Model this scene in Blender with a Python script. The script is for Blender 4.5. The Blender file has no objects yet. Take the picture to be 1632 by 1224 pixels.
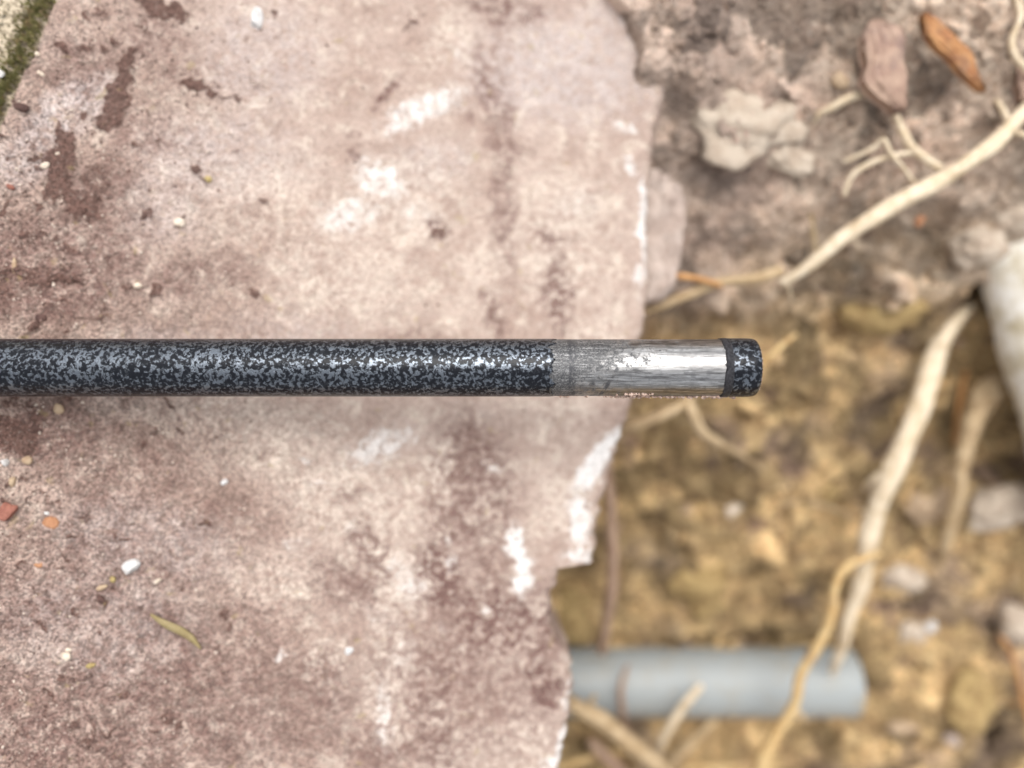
import bpy, bmesh, math, random
import numpy as np
from mathutils import Vector, Matrix

random.seed(7)
rng = np.random.default_rng(7)
R = math.radians
S = bpy.context.scene
COL = S.collection

# ------------------------------------------------------------------ camera, world, sun, exposure
H = 135.0                 # camera height over the rod axis, millimetres
PX = 0.1085               # millimetres per photo pixel at the rod axis
cam = bpy.data.cameras.new('camera')
camo = bpy.data.objects.new('camera', cam)
COL.objects.link(camo)
cam.sensor_width = 36.0
cam.lens = 36.0 * H / (1632 * PX)
cam.clip_start = 0.005
cam.clip_end = 60.0
cam.dof.use_dof = True
cam.dof.focus_distance = (H - 0.5) * 0.001
cam.dof.aperture_fstop = 4.6
camo.location = (0, 0, H * 0.001)
camo.rotation_euler = (0, 0, 0)
S.camera = camo

SUN_EL, SUN_AZ = 66.0, 6.0       # azimuth measured from +Y towards +X
w = bpy.data.worlds.new('World')
S.world = w
w.use_nodes = True
wn = w.node_tree.nodes
wl = w.node_tree.links
sky = wn.new('ShaderNodeTexSky')
sky.sky_type = 'NISHITA'
sky.sun_disc = False
sky.sun_elevation = R(SUN_EL)
sky.sun_rotation = R(SUN_AZ)
sky.air_density = 1.0
sky.dust_density = 4.0
sky.ozone_density = 1.0
hs = wn.new('ShaderNodeHueSaturation')       # a veiled, almost white overcast sky
hs.inputs['Saturation'].default_value = 0.16
wl.new(sky.outputs[0], hs.inputs['Color'])
wl.new(hs.outputs[0], wn['Background'].inputs['Color'])
wn['Background'].inputs['Strength'].default_value = 0.13

sl = bpy.data.lights.new('sun', 'SUN')
sl.energy = 0.5
sl.angle = R(42)
sl.color = (1.0, 0.95, 0.88)
slo = bpy.data.objects.new('sun', sl)
COL.objects.link(slo)
d = Vector((math.sin(R(SUN_AZ)) * math.cos(R(SUN_EL)), math.cos(R(SUN_AZ)) * math.cos(R(SUN_EL)), math.sin(R(SUN_EL))))
slo.rotation_euler = d.to_track_quat('Z', 'Y').to_euler()
slo.location = d * 3

S.view_settings.view_transform = 'Standard'
S.view_settings.look = 'None'
S.view_settings.gamma = 1.0
S.view_settings.use_curve_mapping = False
S.view_settings.exposure = 1.22
S.render.engine = 'CYCLES'
S.cycles.max_bounces = 6
S.cycles.use_denoising = True

# ------------------------------------------------------------------ numeric helpers (all in millimetres)
def hsh(ix, iy, iz, seed):
    h = (ix.astype(np.uint32) * np.uint32(374761393) + iy.astype(np.uint32) * np.uint32(668265263)
         + iz.astype(np.uint32) * np.uint32(2147483647) + np.uint32(seed * 144665 + 12345))
    h = (h ^ (h >> np.uint32(13))) * np.uint32(1274126177)
    h = h ^ (h >> np.uint32(16))
    h = h * np.uint32(2246822519)
    h = h ^ (h >> np.uint32(15))
    return (h & np.uint32(0xFFFFFF)).astype(np.float32) / np.float32(0xFFFFFF)

def vnoise2(x, y, seed=0):
    x = np.asarray(x, np.float64); y = np.asarray(y, np.float64)
    x0 = np.floor(x); y0 = np.floor(y)
    fx = (x - x0).astype(np.float32); fy = (y - y0).astype(np.float32)
    ix = x0.astype(np.int64); iy = y0.astype(np.int64); iz = np.zeros_like(ix)
    ux = fx * fx * fx * (fx * (fx * 6 - 15) + 10); uy = fy * fy * fy * (fy * (fy * 6 - 15) + 10)
    def g(dx, dy):
        a = hsh(ix + dx, iy + dy, iz, seed) * np.float32(6.28318)
        return np.cos(a) * (fx - dx) + np.sin(a) * (fy - dy)
    a = g(0, 0); b = g(1, 0); c = g(0, 1); e = g(1, 1)
    return 1.4 * ((a * (1 - ux) + b * ux) * (1 - uy) + (c * (1 - ux) + e * ux) * uy)

def vnoise3(x, y, z, seed=0):
    x0 = np.floor(x); y0 = np.floor(y); z0 = np.floor(z)
    fx = x - x0; fy = y - y0; fz = z - z0
    ix = x0.astype(np.int64); iy = y0.astype(np.int64); iz = z0.astype(np.int64)
    ux = fx * fx * (3 - 2 * fx); uy = fy * fy * (3 - 2 * fy); uz = fz * fz * (3 - 2 * fz)
    r = 0
    for dx in (0, 1):
        for dy in (0, 1):
            for dz in (0, 1):
                r = r + hsh(ix + dx, iy + dy, iz + dz, seed) * (ux if dx else 1 - ux) * (uy if dy else 1 - uy) * (uz if dz else 1 - uz)
    return r * 2 - 1

def fbm2(x, y, oct=4, seed=0, gain=0.5, billow=False):
    r = 0; a = 1.0; t = 0
    for o in range(oct):
        n = vnoise2(x, y, seed + o * 17)
        if billow: n = np.abs(n) * 2 - 0.6
        r = r + a * n; t += a
        x = x * 2.03 + 11.3; y = y * 2.03 - 7.7; a *= gain
    return r / t

def worley2(x, y, seed=0):
    x0 = np.floor(x); y0 = np.floor(y)
    ix = x0.astype(np.int64); iy = y0.astype(np.int64)
    best = np.full(x.shape, 9.0, np.float32)
    for dx in (-1, 0, 1):
        for dy in (-1, 0, 1):
            cx = ix + dx; cy = iy + dy; zz = np.zeros_like(cx)
            px_ = cx + hsh(cx, cy, zz, seed); py_ = cy + hsh(cx, cy, zz, seed + 5)
            best = np.minimum(best, ((px_ - x) ** 2 + (py_ - y) ** 2).astype(np.float32))
    return np.sqrt(best)

def sstep(a, b, x):
    t = np.clip((x - a) / (b - a), 0, 1)
    return t * t * (3 - 2 * t)

def W(px, py, z):
    """photo pixel seen at depth z (mm) -> millimetre position in the place"""
    k = PX * (H - z) / H
    return (px - 816) * k, (612 - py) * k, z

def to_px(X, Y, Z):
    k = PX * (H - Z) / H
    return X / k + 816, 612 - Y / k

def slab_plane(X, Y):
    # gently tilted slab, falling away to the right and slightly to the far side
    return -27.0 - 0.170 * X - 0.030 * Y + 0.0001 * X * X

def slab_world(px, py):
    z = np.full(np.shape(px), -20.0)
    for _ in range(5):
        X, Y, _z = W(px, py, z)
        z = slab_plane(X, Y)
    return X, Y, z

# ------------------------------------------------------------------ object helpers
def link_mesh(name, V, F, mat=None, parent=None, smooth=True, center=True):
    """V in millimetres, world; the object sits at the base of its own shape"""
    V = np.asarray(V, np.float64) * 0.001
    if center:
        c = np.array([(V[:, 0].min() + V[:, 0].max()) / 2, (V[:, 1].min() + V[:, 1].max()) / 2, V[:, 2].min()])
    else:
        c = np.zeros(3)
    me = bpy.data.meshes.new(name)
    L = V - c
    if isinstance(F, np.ndarray):
        n = F.shape[1]
        me.vertices.add(len(L)); me.vertices.foreach_set('co', L.astype(np.float32).ravel())
        me.loops.add(F.size); me.loops.foreach_set('vertex_index', F.astype(np.int32).ravel())
        me.polygons.add(len(F)); me.polygons.foreach_set('loop_start', np.arange(0, F.size, n, dtype=np.int32))
        me.polygons.foreach_set('loop_total', np.full(len(F), n, np.int32))
        me.update(calc_edges=True)
    else:
        me.from_pydata([tuple(v) for v in L], [], [tuple(int(i) for i in f) for f in F])
        me.update()
    if smooth:
        me.polygons.foreach_set('use_smooth', np.ones(len(me.polygons), bool))
    if mat: me.materials.append(mat)
    o = bpy.data.objects.new(name, me)
    COL.objects.link(o)
    o.location = c
    if parent:
        o.parent = parent
        o.matrix_parent_inverse = Matrix.Identity(4)
        o.location = Vector(c) - parent.location
    return o

def tag(o, label, cat, group=None):
    o['label'] = label; o['category'] = cat
    if group: o['group'] = group
    return o

def empty(name, loc):
    o = bpy.data.objects.new(name, None)
    COL.objects.link(o)
    o.empty_display_size = 0.01
    o.location = [c * 0.001 for c in loc]
    return o

def grid_faces(nu, nv):
    i = np.arange(nu - 1)[:, None] * nv + np.arange(nv - 1)[None, :]
    i = i.ravel()
    return np.stack([i, i + nv, i + nv + 1, i + 1], 1)

# ------------------------------------------------------------------ material helpers
class Mat:
    def __init__(s, name):
        s.m = bpy.data.materials.new(name); s.m.use_nodes = True
        s.t = s.m.node_tree; s.b = s.t.nodes['Principled BSDF']
    def n(s, typ, **kw):
        nd = s.t.nodes.new(typ)
        for k, v in kw.items():
            if hasattr(nd, k) and not k in nd.inputs: setattr(nd, k, v)
            else: s.set(nd.inputs[k], v)
        return nd
    def set(s, sock, v):
        if isinstance(v, bpy.types.NodeSocket): s.t.links.new(v, sock)
        elif isinstance(v, bpy.types.Node): s.t.links.new(v.outputs[0], sock)
        else:
            if isinstance(v, tuple) and len(v) == 3 and sock.type == 'RGBA': v = v + (1,)
            sock.default_value = v
    def mix(s, f, a, b, blend='MIX'):
        nd = s.t.nodes.new('ShaderNodeMix'); nd.data_type = 'RGBA'; nd.blend_type = blend
        s.set(nd.inputs[0], f); s.set(nd.inputs[6], a); s.set(nd.inputs[7], b)
        return nd.outputs[2]
    def math(s, op, a, b=0.0, c=0.0, clamp=False):
        nd = s.t.nodes.new('ShaderNodeMath'); nd.operation = op; nd.use_clamp = clamp
        s.set(nd.inputs[0], a); s.set(nd.inputs[1], b); s.set(nd.inputs[2], c)
        return nd.outputs[0]
    def ramp(s, v, lo, hi, a=0.0, b=1.0):
        nd = s.t.nodes.new('ShaderNodeMapRange'); nd.interpolation_type = 'SMOOTHSTEP'
        s.set(nd.inputs[0], v)
        for i, q in enumerate((lo, hi, a, b)): s.set(nd.inputs[i + 1], q)
        return nd.outputs[0]
    def coords(s, kind='Object', scale=(1000, 1000, 1000)):
        if kind == 'Position':
            src = s.t.nodes.new('ShaderNodeNewGeometry').outputs['Position']
        else:
            src = s.t.nodes.new('ShaderNodeTexCoord').outputs[kind]
        vm = s.t.nodes.new('ShaderNodeVectorMath'); vm.operation = 'MULTIPLY'
        s.t.links.new(src, vm.inputs[0]); vm.inputs[1].default_value = scale
        return vm.outputs[0]
    def noise(s, co, scale, detail=5, rough=0.55, dist=0.0):
        nd = s.n('ShaderNodeTexNoise')
        s.set(nd.inputs['Vector'], co); nd.inputs['Scale'].default_value = scale
        nd.inputs['Detail'].default_value = detail; nd.inputs['Roughness'].default_value = rough
        nd.inputs['Distortion'].default_value = dist
        return nd.outputs[0]
    def vor(s, co, scale, feature='F1', out='Distance', rnd=1.0):
        nd = s.n('ShaderNodeTexVoronoi'); nd.feature = feature
        s.set(nd.inputs['Vector'], co); nd.inputs['Scale'].default_value = scale
        nd.inputs['Randomness'].default_value = rnd
        return nd.outputs[out]
    def bump(s, h, strength=0.5, dist=0.0002, normal=None):
        nd = s.n('ShaderNodeBump'); nd.inputs['Strength'].default_value = strength
        nd.inputs['Distance'].default_value = dist; s.set(nd.inputs['Height'], h)
        if normal is not None: s.set(nd.inputs['Normal'], normal)
        return nd.outputs[0]
    def out(s, **kw):
        for k, v in kw.items(): s.set(s.b.inputs[k.replace('_', ' ')], v)
        return s.m
    def attr(s, name):
        nd = s.n('ShaderNodeAttribute'); nd.attribute_name = name
        sp = s.n('ShaderNodeSeparateColor'); s.t.links.new(nd.outputs['Color'], sp.inputs[0])
        return sp.outputs[0], sp.outputs[1], sp.outputs[2]

def mat_slab():
    m = Mat('weathered_sandstone')
    co = m.coords('Position')
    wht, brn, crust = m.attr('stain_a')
    crm, gry, coarse = m.attr('stain_b')
    big = m.noise(co, 0.09, 6, 0.6)
    mid = m.noise(co, 0.45, 7, 0.65)
    fine = m.noise(co, 1.9, 5, 0.7)
    cell = m.vor(co, 2.3, out='Color')
    sc = m.n('ShaderNodeSeparateColor'); m.t.links.new(cell, sc.inputs[0])
    mot = m.noise(co, 0.21, 8, 0.68, 0.5)
    mot2 = m.noise(co, 0.55, 6, 0.70, 0.3)
    c = m.mix(m.ramp(big, 0.35, 0.65), (0.410, 0.318, 0.268), (0.335, 0.245, 0.202))
    c = m.mix(m.math('MULTIPLY', m.ramp(mot, 0.47, 0.33), m.math('ADD', 0.22, m.math('MULTIPLY', brn, 0.6))), c, (0.205, 0.125, 0.105))
    c = m.mix(m.math('MULTIPLY', m.ramp(mot, 0.50, 0.66), 0.75), c, (0.56, 0.470, 0.392))
    c = m.mix(m.math('MULTIPLY', m.ramp(mot2, 0.56, 0.70), 0.45), c, (0.54, 0.455, 0.395))
    c = m.mix(m.math('MULTIPLY', m.ramp(mot2, 0.44, 0.30), 0.36), c, (0.21, 0.140, 0.118))
    def soft(mask, nz, amt, lo=0.30, hi=0.62):
        return m.math('MULTIPLY', m.math('MULTIPLY', mask, m.ramp(nz, lo, hi)), amt, clamp=True)
    def thr(mask, nz, amp=0.9, lo=0.35, hi=0.7):
        v = m.math('ADD', mask, m.math('MULTIPLY', m.math('SUBTRACT', nz, 0.5), amp))
        return m.math('MULTIPLY', m.ramp(v, lo, hi), m.ramp(mask, 0.02, 0.25))
    dirty = m.math('MULTIPLY', coarse, m.ramp(m.noise(co, 0.14, 7, 0.65), 0.36, 0.62, 0.15, 0.85))
    c = m.mix(m.math('MULTIPLY', dirty, 0.95), c, (0.150, 0.092, 0.074))
    c = m.mix(soft(gry, mot2, 0.95), c, (0.435, 0.375, 0.355))
    c = m.mix(soft(crm, mot2, 1.35, 0.36, 0.64), c, (0.585, 0.495, 0.42))
    c = m.mix(soft(brn, m.math('SUBTRACT', 1.0, mot2), 1.45, 0.34, 0.60), c, (0.140, 0.080, 0.068))
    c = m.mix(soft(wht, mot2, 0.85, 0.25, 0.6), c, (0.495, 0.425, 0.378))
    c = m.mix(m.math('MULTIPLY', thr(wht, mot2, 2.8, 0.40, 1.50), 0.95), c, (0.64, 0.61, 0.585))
    c = m.mix(m.math('MULTIPLY', thr(crust, m.math('ADD', m.math('MULTIPLY', mot2, 0.6), m.math('MULTIPLY', fine, 0.4)), 2.6, 0.22, 0.62), 0.95), c, (0.105, 0.058, 0.046))
    dots = m.math('MULTIPLY', m.ramp(m.noise(co, 1.05, 3, 0.6), 0.60, 0.68), m.math('MULTIPLY', m.math('ADD', crm, m.math('MULTIPLY', brn, 0.5)), 1.0, clamp=True))
    c = m.mix(dots, c, (0.56, 0.47, 0.40))
    # single sand grains: lighter quartz, dark pits
    g1 = m.ramp(sc.outputs[0], 0.0, 1.0, 0.62, 1.38)
    gc = m.n('ShaderNodeCombineColor'); [m.t.links.new(g1, gc.inputs[i]) for i in range(3)]
    c = m.mix(m.math('ADD', 0.25, m.math('MULTIPLY', coarse, 0.75)), c, gc.outputs[0], 'MULTIPLY')
    c = m.mix(m.math('MULTIPLY', m.ramp(fine, 0.58, 0.70), m.math('ADD', 0.10, m.math('MULTIPLY', coarse, 0.30))), c, (0.50, 0.41, 0.355))
    pit = m.math('MULTIPLY', m.ramp(m.noise(co, 0.95, 4, 0.7), 0.41, 0.32), m.math('ADD', 0.25, m.math('MULTIPLY', coarse, 0.65)))
    c = m.mix(pit, c, (0.095, 0.058, 0.050))
    yel = m.math('MULTIPLY', m.ramp(m.noise(co, 0.33, 3, 0.5, 0.4), 0.66, 0.74), 0.35)
    c = m.mix(yel, c, (0.32, 0.25, 0.11))
    hgt = m.math('ADD', m.math('MULTIPLY', fine, 0.6), m.math('MULTIPLY', m.math('SUBTRACT', 1.0, m.vor(co, 2.3)), 0.7))
    nb = m.bump(hgt, 0.9, 0.00026)
    return m.out(Base_Color=c, Roughness=0.86, Normal=nb, Specular_IOR_Level=0.25)

def mat_soil(name='trench_soil', crumbs=False):
    m = Mat(name)
    co = m.coords('Position')
    sp = m.n('ShaderNodeSeparateXYZ'); m.t.links.new(co, sp.inputs[0])
    big = m.noise(co, 0.035, 4, 0.55)
    mid = m.noise(co, 0.16, 6, 0.62)
    fine = m.noise(co, 0.75, 6, 0.65)
    zz = m.math('ADD', sp.outputs[2], m.math('MULTIPLY', m.math('SUBTRACT', mid, 0.5), 34.0))
    zz = m.math('ADD', zz, m.math('MULTIPLY', sp.outputs[1], 0.22))
    och = m.ramp(zz, -38, -76)
    ga = m.mix(m.ramp(mid, 0.36, 0.66), (0.365, 0.268, 0.200), (0.565, 0.452, 0.355))
    ga = m.mix(m.math('MULTIPLY', m.ramp(big, 0.50, 0.66), 0.8), ga, (0.345, 0.238, 0.185))
    ga = m.mix(m.ramp(fine, 0.54, 0.70), ga, (0.57, 0.495, 0.415))
    oa = m.mix(m.ramp(mid, 0.34, 0.66), (0.375, 0.248, 0.125), (0.580, 0.415, 0.212))
    oa = m.mix(m.ramp(big, 0.52, 0.66), oa, (0.335, 0.245, 0.165))
    oa = m.mix(m.math('MULTIPLY', m.ramp(m.noise(co, 0.07, 4, 0.6), 0.55, 0.68), 0.8), oa, (0.175, 0.110, 0.085))
    oa = m.mix(m.ramp(fine, 0.56, 0.74), oa, (0.54, 0.425, 0.265))
    c = m.mix(och, ga, oa)
    pk = m.math('MULTIPLY', m.ramp(sp.outputs[0], 78, 40), m.math('MULTIPLY', m.ramp(sp.outputs[2], -74, -56), m.ramp(mid, 0.3, 0.6, 0.35, 0.8)))
    c = m.mix(pk, c, (0.440, 0.340, 0.282))
    wc = m.n('ShaderNodeVectorMath'); wc.operation = 'ADD'
    nv = m.n('ShaderNodeTexNoise'); m.set(nv.inputs['Vector'], co); nv.inputs['Scale'].default_value = 0.2; nv.inputs['Detail'].default_value = 4
    sv = m.n('ShaderNodeVectorMath'); sv.operation = 'SCALE'; m.t.links.new(nv.outputs[1], sv.inputs[0]); sv.inputs['Scale'].default_value = 9.0
    m.t.links.new(co, wc.inputs[0]); m.t.links.new(sv.outputs[0], wc.inputs[1])
    for sc_, am in ((0.085, 0.55), (0.24, 0.32)):
        vc = m.n('ShaderNodeSeparateColor'); m.t.links.new(m.vor(wc.outputs[0], sc_, out='Color'), vc.inputs[0])
        tv = m.ramp(vc.outputs[0], 0.0, 1.0, 1.0 - am * 0.75, 1.0 + am * 0.65)
        gg = m.n('ShaderNodeCombineColor'); [m.t.links.new(tv, gg.inputs[i]) for i in range(3)]
        c = m.mix(1.0, c, gg.outputs[0], 'MULTIPLY')
    rd = m.ramp(m.noise(co, 0.11, 5, 0.65), 0.42, 0.31)
    c = m.mix(m.math('MULTIPLY', rd, 0.75), c, (0.165, 0.106, 0.072))
    oi = m.n('ShaderNodeObjectInfo')
    rv = m.ramp(oi.outputs['Random'], 0, 1, 0.70, 1.30)
    gc = m.n('ShaderNodeCombineColor'); [m.t.links.new(rv, gc.inputs[i]) for i in range(3)]
    c = m.mix(0.9 if crumbs else 0.0, c, gc.outputs[0], 'MULTIPLY')
    c = m.mix(m.ramp(m.noise(co, 0.4, 3, 0.6), 0.37, 0.30), c, (0.075, 0.045, 0.030))
    nb = m.bump(m.math('ADD', fine, m.math('MULTIPLY', m.noise(co, 2.2, 3, 0.6), 0.5)), 0.9, 0.0016)
    return m.out(Base_Color=c, Roughness=0.93, Normal=nb, Specular_IOR_Level=0.2)

def mat_root(name, c1, c2, dirt, amt=0.5):
    m = Mat(name)
    co = m.coords('Position')
    mid = m.noise(co, 0.35, 5, 0.6)
    fine = m.noise(co, 1.4, 5, 0.65)
    c = m.mix(m.ramp(mid, 0.35, 0.65), c1, c2)
    c = m.mix(m.math('MULTIPLY', m.ramp(m.noise(co, 0.13, 5, 0.65), 0.48, 0.66), amt), c, dirt)
    c = m.mix(m.math('MULTIPLY', m.ramp(fine, 0.40, 0.30), 0.55), c, dirt)
    nb = m.bump(fine, 0.5, 0.0005)
    return m.out(Base_Color=c, Roughness=0.75, Normal=nb, Specular_IOR_Level=0.3)

def mat_stone(name, c1, c2, scale=0.9, rough=0.8, bump=0.5, spec=0.3):
    m = Mat(name)
    co = m.coords('Position')
    n1 = m.noise(co, scale, 5, 0.6)
    c = m.mix(m.ramp(n1, 0.38, 0.64), c1, c2)
    nb = m.bump(m.noise(co, scale * 3, 5, 0.65), bump, 0.0004 / scale ** 0.5)
    return m.out(Base_Color=c, Roughness=rough, Normal=nb, Specular_IOR_Level=spec)

def speckle_nodes(m, co):
    wob = m.noise(co, 2.6, 2, 0.5)
    a = m.noise(co, 1.45, 3, 0.62, 0.35)
    b = m.noise(co, 4.4, 3, 0.7, 0.6)
    v = m.math('ADD', a, m.math('MULTIPLY', m.math('SUBTRACT', b, 0.5), 0.42))
    drift = m.math('MULTIPLY', m.math('SUBTRACT', m.noise(co, 0.09, 3, 0.6), 0.5), 0.20)
    return m.ramp(m.math('ADD', v, drift), 0.526, 0.560), b, wob

def mat_speckle():
    m = Mat('black_silver_vein_lacquer')
    co = m.coords('Object')
    f, b, wob = speckle_nodes(m, co)
    c = m.mix(f, (0.006, 0.007, 0.010), (0.140, 0.158, 0.182))
    met = m.math('MULTIPLY', f, 0.9)
    rg = m.ramp(f, 0, 1, 0.17, 0.27)
    nb = m.bump(m.math('ADD', m.math('MULTIPLY', f, 0.5), wob), 0.35, 0.00012)
    return m.out(Base_Color=c, Metallic=met, Roughness=rg, Normal=nb, Specular_IOR_Level=0.16)

def mat_bare():
    m = Mat('filed_bare_steel')
    co = m.coords('Object')
    sp = m.n('ShaderNodeSeparateXYZ'); m.t.links.new(co, sp.inputs[0])
    lon = m.noise(m.coords('Object', (120, 2600, 2600)), 1.0, 4, 0.6)      # marks along the rod
    lon2 = m.noise(m.coords('Object', (350, 5200, 5200)), 1.0, 3, 0.6)
    cir = m.noise(m.coords('Object', (5200, 160, 160)), 1.0, 3, 0.6)       # file marks around it
    res = m.noise(co, 0.85, 6, 0.72, 0.3)
    fine = m.noise(co, 4.5, 4, 0.7)
    xg = m.ramp(sp.outputs[0], -16.0, 14.0, 0.20, -0.13)                    # more lacquer left towards the shaft
    yg = m.ramp(sp.outputs[1], -1.5, 2.0, -0.06, 0.05)
    rs = m.math('ADD', m.math('ADD', res, xg), m.math('ADD', yg, m.math('MULTIPLY', m.math('SUBTRACT', fine, 0.5), 0.35)))
    rs = m.math('ADD', rs, m.math('MULTIPLY', m.math('SUBTRACT', lon, 0.5), 0.25))
    k = m.ramp(rs, 0.53, 0.63)
    k = m.math('MAXIMUM', k, m.ramp(m.math('ADD', sp.outputs[0], m.math('ADD', m.math('MULTIPLY', m.math('SUBTRACT', res, 0.5), 22.0), m.math('MULTIPLY', sp.outputs[1], -0.9))), -6.0, -7.6))
    c = m.mix(m.ramp(lon, 0.35, 0.65), (0.21, 0.205, 0.20), (0.38, 0.375, 0.37))
    c = m.mix(m.math('MULTIPLY', m.ramp(lon2, 0.46, 0.36), 0.85), c, (0.10, 0.098, 0.098))
    c = m.mix(m.math('MULTIPLY', m.ramp(lon2, 0.58, 0.66), 0.6), c, (0.60, 0.60, 0.60))
    smu = m.math('MULTIPLY', m.ramp(m.noise(co, 0.5, 5, 0.7), 0.50, 0.64), 0.55)
    c = m.mix(smu, c, (0.15, 0.148, 0.15))
    c = m.mix(m.math('MULTIPLY', k, m.math('MULTIPLY', m.ramp(fine, 0.62, 0.46, 0.35, 0.97), m.ramp(lon2, 0.68, 0.60, 0.45, 1.0))), c, (0.045, 0.046, 0.049))
    # darker ragged band and a few stripes of lacquer left standing
    st = m.ramp(m.math('ABSOLUTE', m.math('SUBTRACT', sp.outputs[0], m.math('ADD', -9.6, m.math('MULTIPLY', fine, 0.7)))), 0.75, 0.5)
    st = m.math('MULTIPLY', st, m.ramp(res, 0.44, 0.52))
    st2 = m.math('ADD', sp.outputs[0], m.math('MULTIPLY', sp.outputs[1], -0.55))
    st2 = m.ramp(m.math('ABSOLUTE', m.math('SUBTRACT', st2, m.math('ADD', -1.9, m.math('MULTIPLY', fine, 0.5)))), 0.42, 0.25)
    st2 = m.math('MULTIPLY', m.math('MULTIPLY', st2, m.ramp(sp.outputs[1], 0.6, -0.2)), m.ramp(res, 0.42, 0.52))
    stt = m.math('MAXIMUM', st, st2)
    c = m.mix(m.math('MULTIPLY', stt, 0.85), c, (0.045, 0.045, 0.05))
    kk = m.math('MAXIMUM', k, stt)
    rg = m.math('ADD', m.ramp(kk, 0, 1, 0.28, 0.42), m.math('MULTIPLY', lon2, 0.12))
    hh = m.math('ADD', m.math('MULTIPLY', lon, 0.6), m.math('ADD', m.math('MULTIPLY', cir, 0.5), m.math('MULTIPLY', kk, 0.7)))
    nb = m.bump(hh, 0.45, 0.00007)
    return m.out(Base_Color=c, Metallic=m.ramp(kk, 0, 1, 1.0, 0.35), Roughness=rg, Normal=nb, Specular_IOR_Level=0.3)

def mat_pipe():
    m = Mat('grey_plastic')
    co = m.coords('Position')
    n1 = m.noise(co, 0.2, 5, 0.65)
    c = m.mix(m.math('MULTIPLY', m.ramp(n1, 0.46, 0.72), 0.55), (0.268, 0.286, 0.284), (0.27, 0.235, 0.17))
    nb = m.bump(m.noise(m.coords('Object', (30, 600, 600)), 1.0, 3, 0.5), 0.15, 0.0002)
    return m.out(Base_Color=c, Roughness=0.50, Normal=nb, Specular_IOR_Level=0.45)

M_SLAB = mat_slab()
M_SOIL = mat_soil('trench_soil', False)
M_CLOD = mat_soil('soil_clods', True)
M_SPECK = mat_speckle()
M_BARE = mat_bare()
M_PIPE = mat_pipe()
M_RWHITE = mat_root('pale_root_skin', (0.66, 0.56, 0.42), (0.54, 0.43, 0.29), (0.32, 0.22, 0.12), 0.6)
M_RTAN = mat_root('tan_root_skin', (0.47, 0.355, 0.22), (0.36, 0.255, 0.14), (0.19, 0.12, 0.06), 0.5)
M_RYEL = mat_root('yellow_root_skin', (0.55, 0.40, 0.20), (0.43, 0.27, 0.11), (0.28, 0.17, 0.09), 0.6)
M_RPINK = mat_root('brown_root_skin', (0.34, 0.235, 0.165), (0.26, 0.165, 0.115), (0.15, 0.09, 0.06), 0.5)
M_RORG = mat_root('orange_root_skin', (0.50, 0.27, 0.11), (0.38, 0.18, 0.06), (0.20, 0.10, 0.05), 0.4)

# ------------------------------------------------------------------ stone slab
OUT = np.array([(-400, 985), (-150, 1000), (0, 1018), (40, 1052), (90, 1074), (140, 1062), (200, 1046), (300, 1035),
                (340, 1031), (400, 1030), (460, 1034), (520, 1026), (600, 1016), (660, 1000), (700, 988), (740, 975),
                (790, 961), (850, 949), (899, 946), (907, 893), (925, 886), (960, 876), (1000, 879), (1025, 890), (1040, 903),
                (1080, 912), (1110, 911), (1150, 904), (1190, 899), (1224, 888), (1400, 860), (1700, 840)], float)

def xr(py):
    b = np.interp(py, OUT[:, 0], OUT[:, 1])
    return b + 5.0 * vnoise2(py * 0.045, py * 0 + 3.3, 5) + 3.0 * vnoise2(py * 0.13, py * 0 + 1.3, 6) + 1.5 * vnoise2(py * 0.4, py * 0 + 8.3, 7)

def xl(py):
    return 85 - 0.447 * py + 8 * vnoise2(py * 0.02, py * 0 + 9.1, 8) + 3 * vnoise2(py * 0.1, py * 0 + 2.1, 9)

# stains: (x, y, half length, half width, angle in the picture, strength)
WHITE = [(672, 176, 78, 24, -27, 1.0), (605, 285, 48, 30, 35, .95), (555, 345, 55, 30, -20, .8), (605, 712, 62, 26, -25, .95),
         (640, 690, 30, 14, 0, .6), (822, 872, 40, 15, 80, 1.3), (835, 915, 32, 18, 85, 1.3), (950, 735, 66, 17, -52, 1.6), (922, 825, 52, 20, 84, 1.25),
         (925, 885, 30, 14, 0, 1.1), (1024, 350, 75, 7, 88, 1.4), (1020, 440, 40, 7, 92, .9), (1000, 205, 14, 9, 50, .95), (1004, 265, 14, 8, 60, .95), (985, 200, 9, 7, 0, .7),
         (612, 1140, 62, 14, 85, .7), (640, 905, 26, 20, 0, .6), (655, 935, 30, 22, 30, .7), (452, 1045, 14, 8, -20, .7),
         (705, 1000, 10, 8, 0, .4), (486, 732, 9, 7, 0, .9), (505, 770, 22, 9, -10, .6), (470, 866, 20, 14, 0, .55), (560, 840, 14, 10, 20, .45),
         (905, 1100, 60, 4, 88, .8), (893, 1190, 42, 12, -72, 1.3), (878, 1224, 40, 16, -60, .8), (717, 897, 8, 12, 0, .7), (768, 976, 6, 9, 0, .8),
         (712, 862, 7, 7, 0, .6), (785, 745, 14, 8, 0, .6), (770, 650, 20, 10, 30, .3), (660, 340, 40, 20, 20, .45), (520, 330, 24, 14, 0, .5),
         (735, 85, 16, 24, 30, .45), (860, 110, 7, 6, 0, .8), (920, 330, 40, 30, 0, .35), (640, 1040, 22, 30, 10, .4), (600, 980, 30, 16, 30, .35)]
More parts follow.
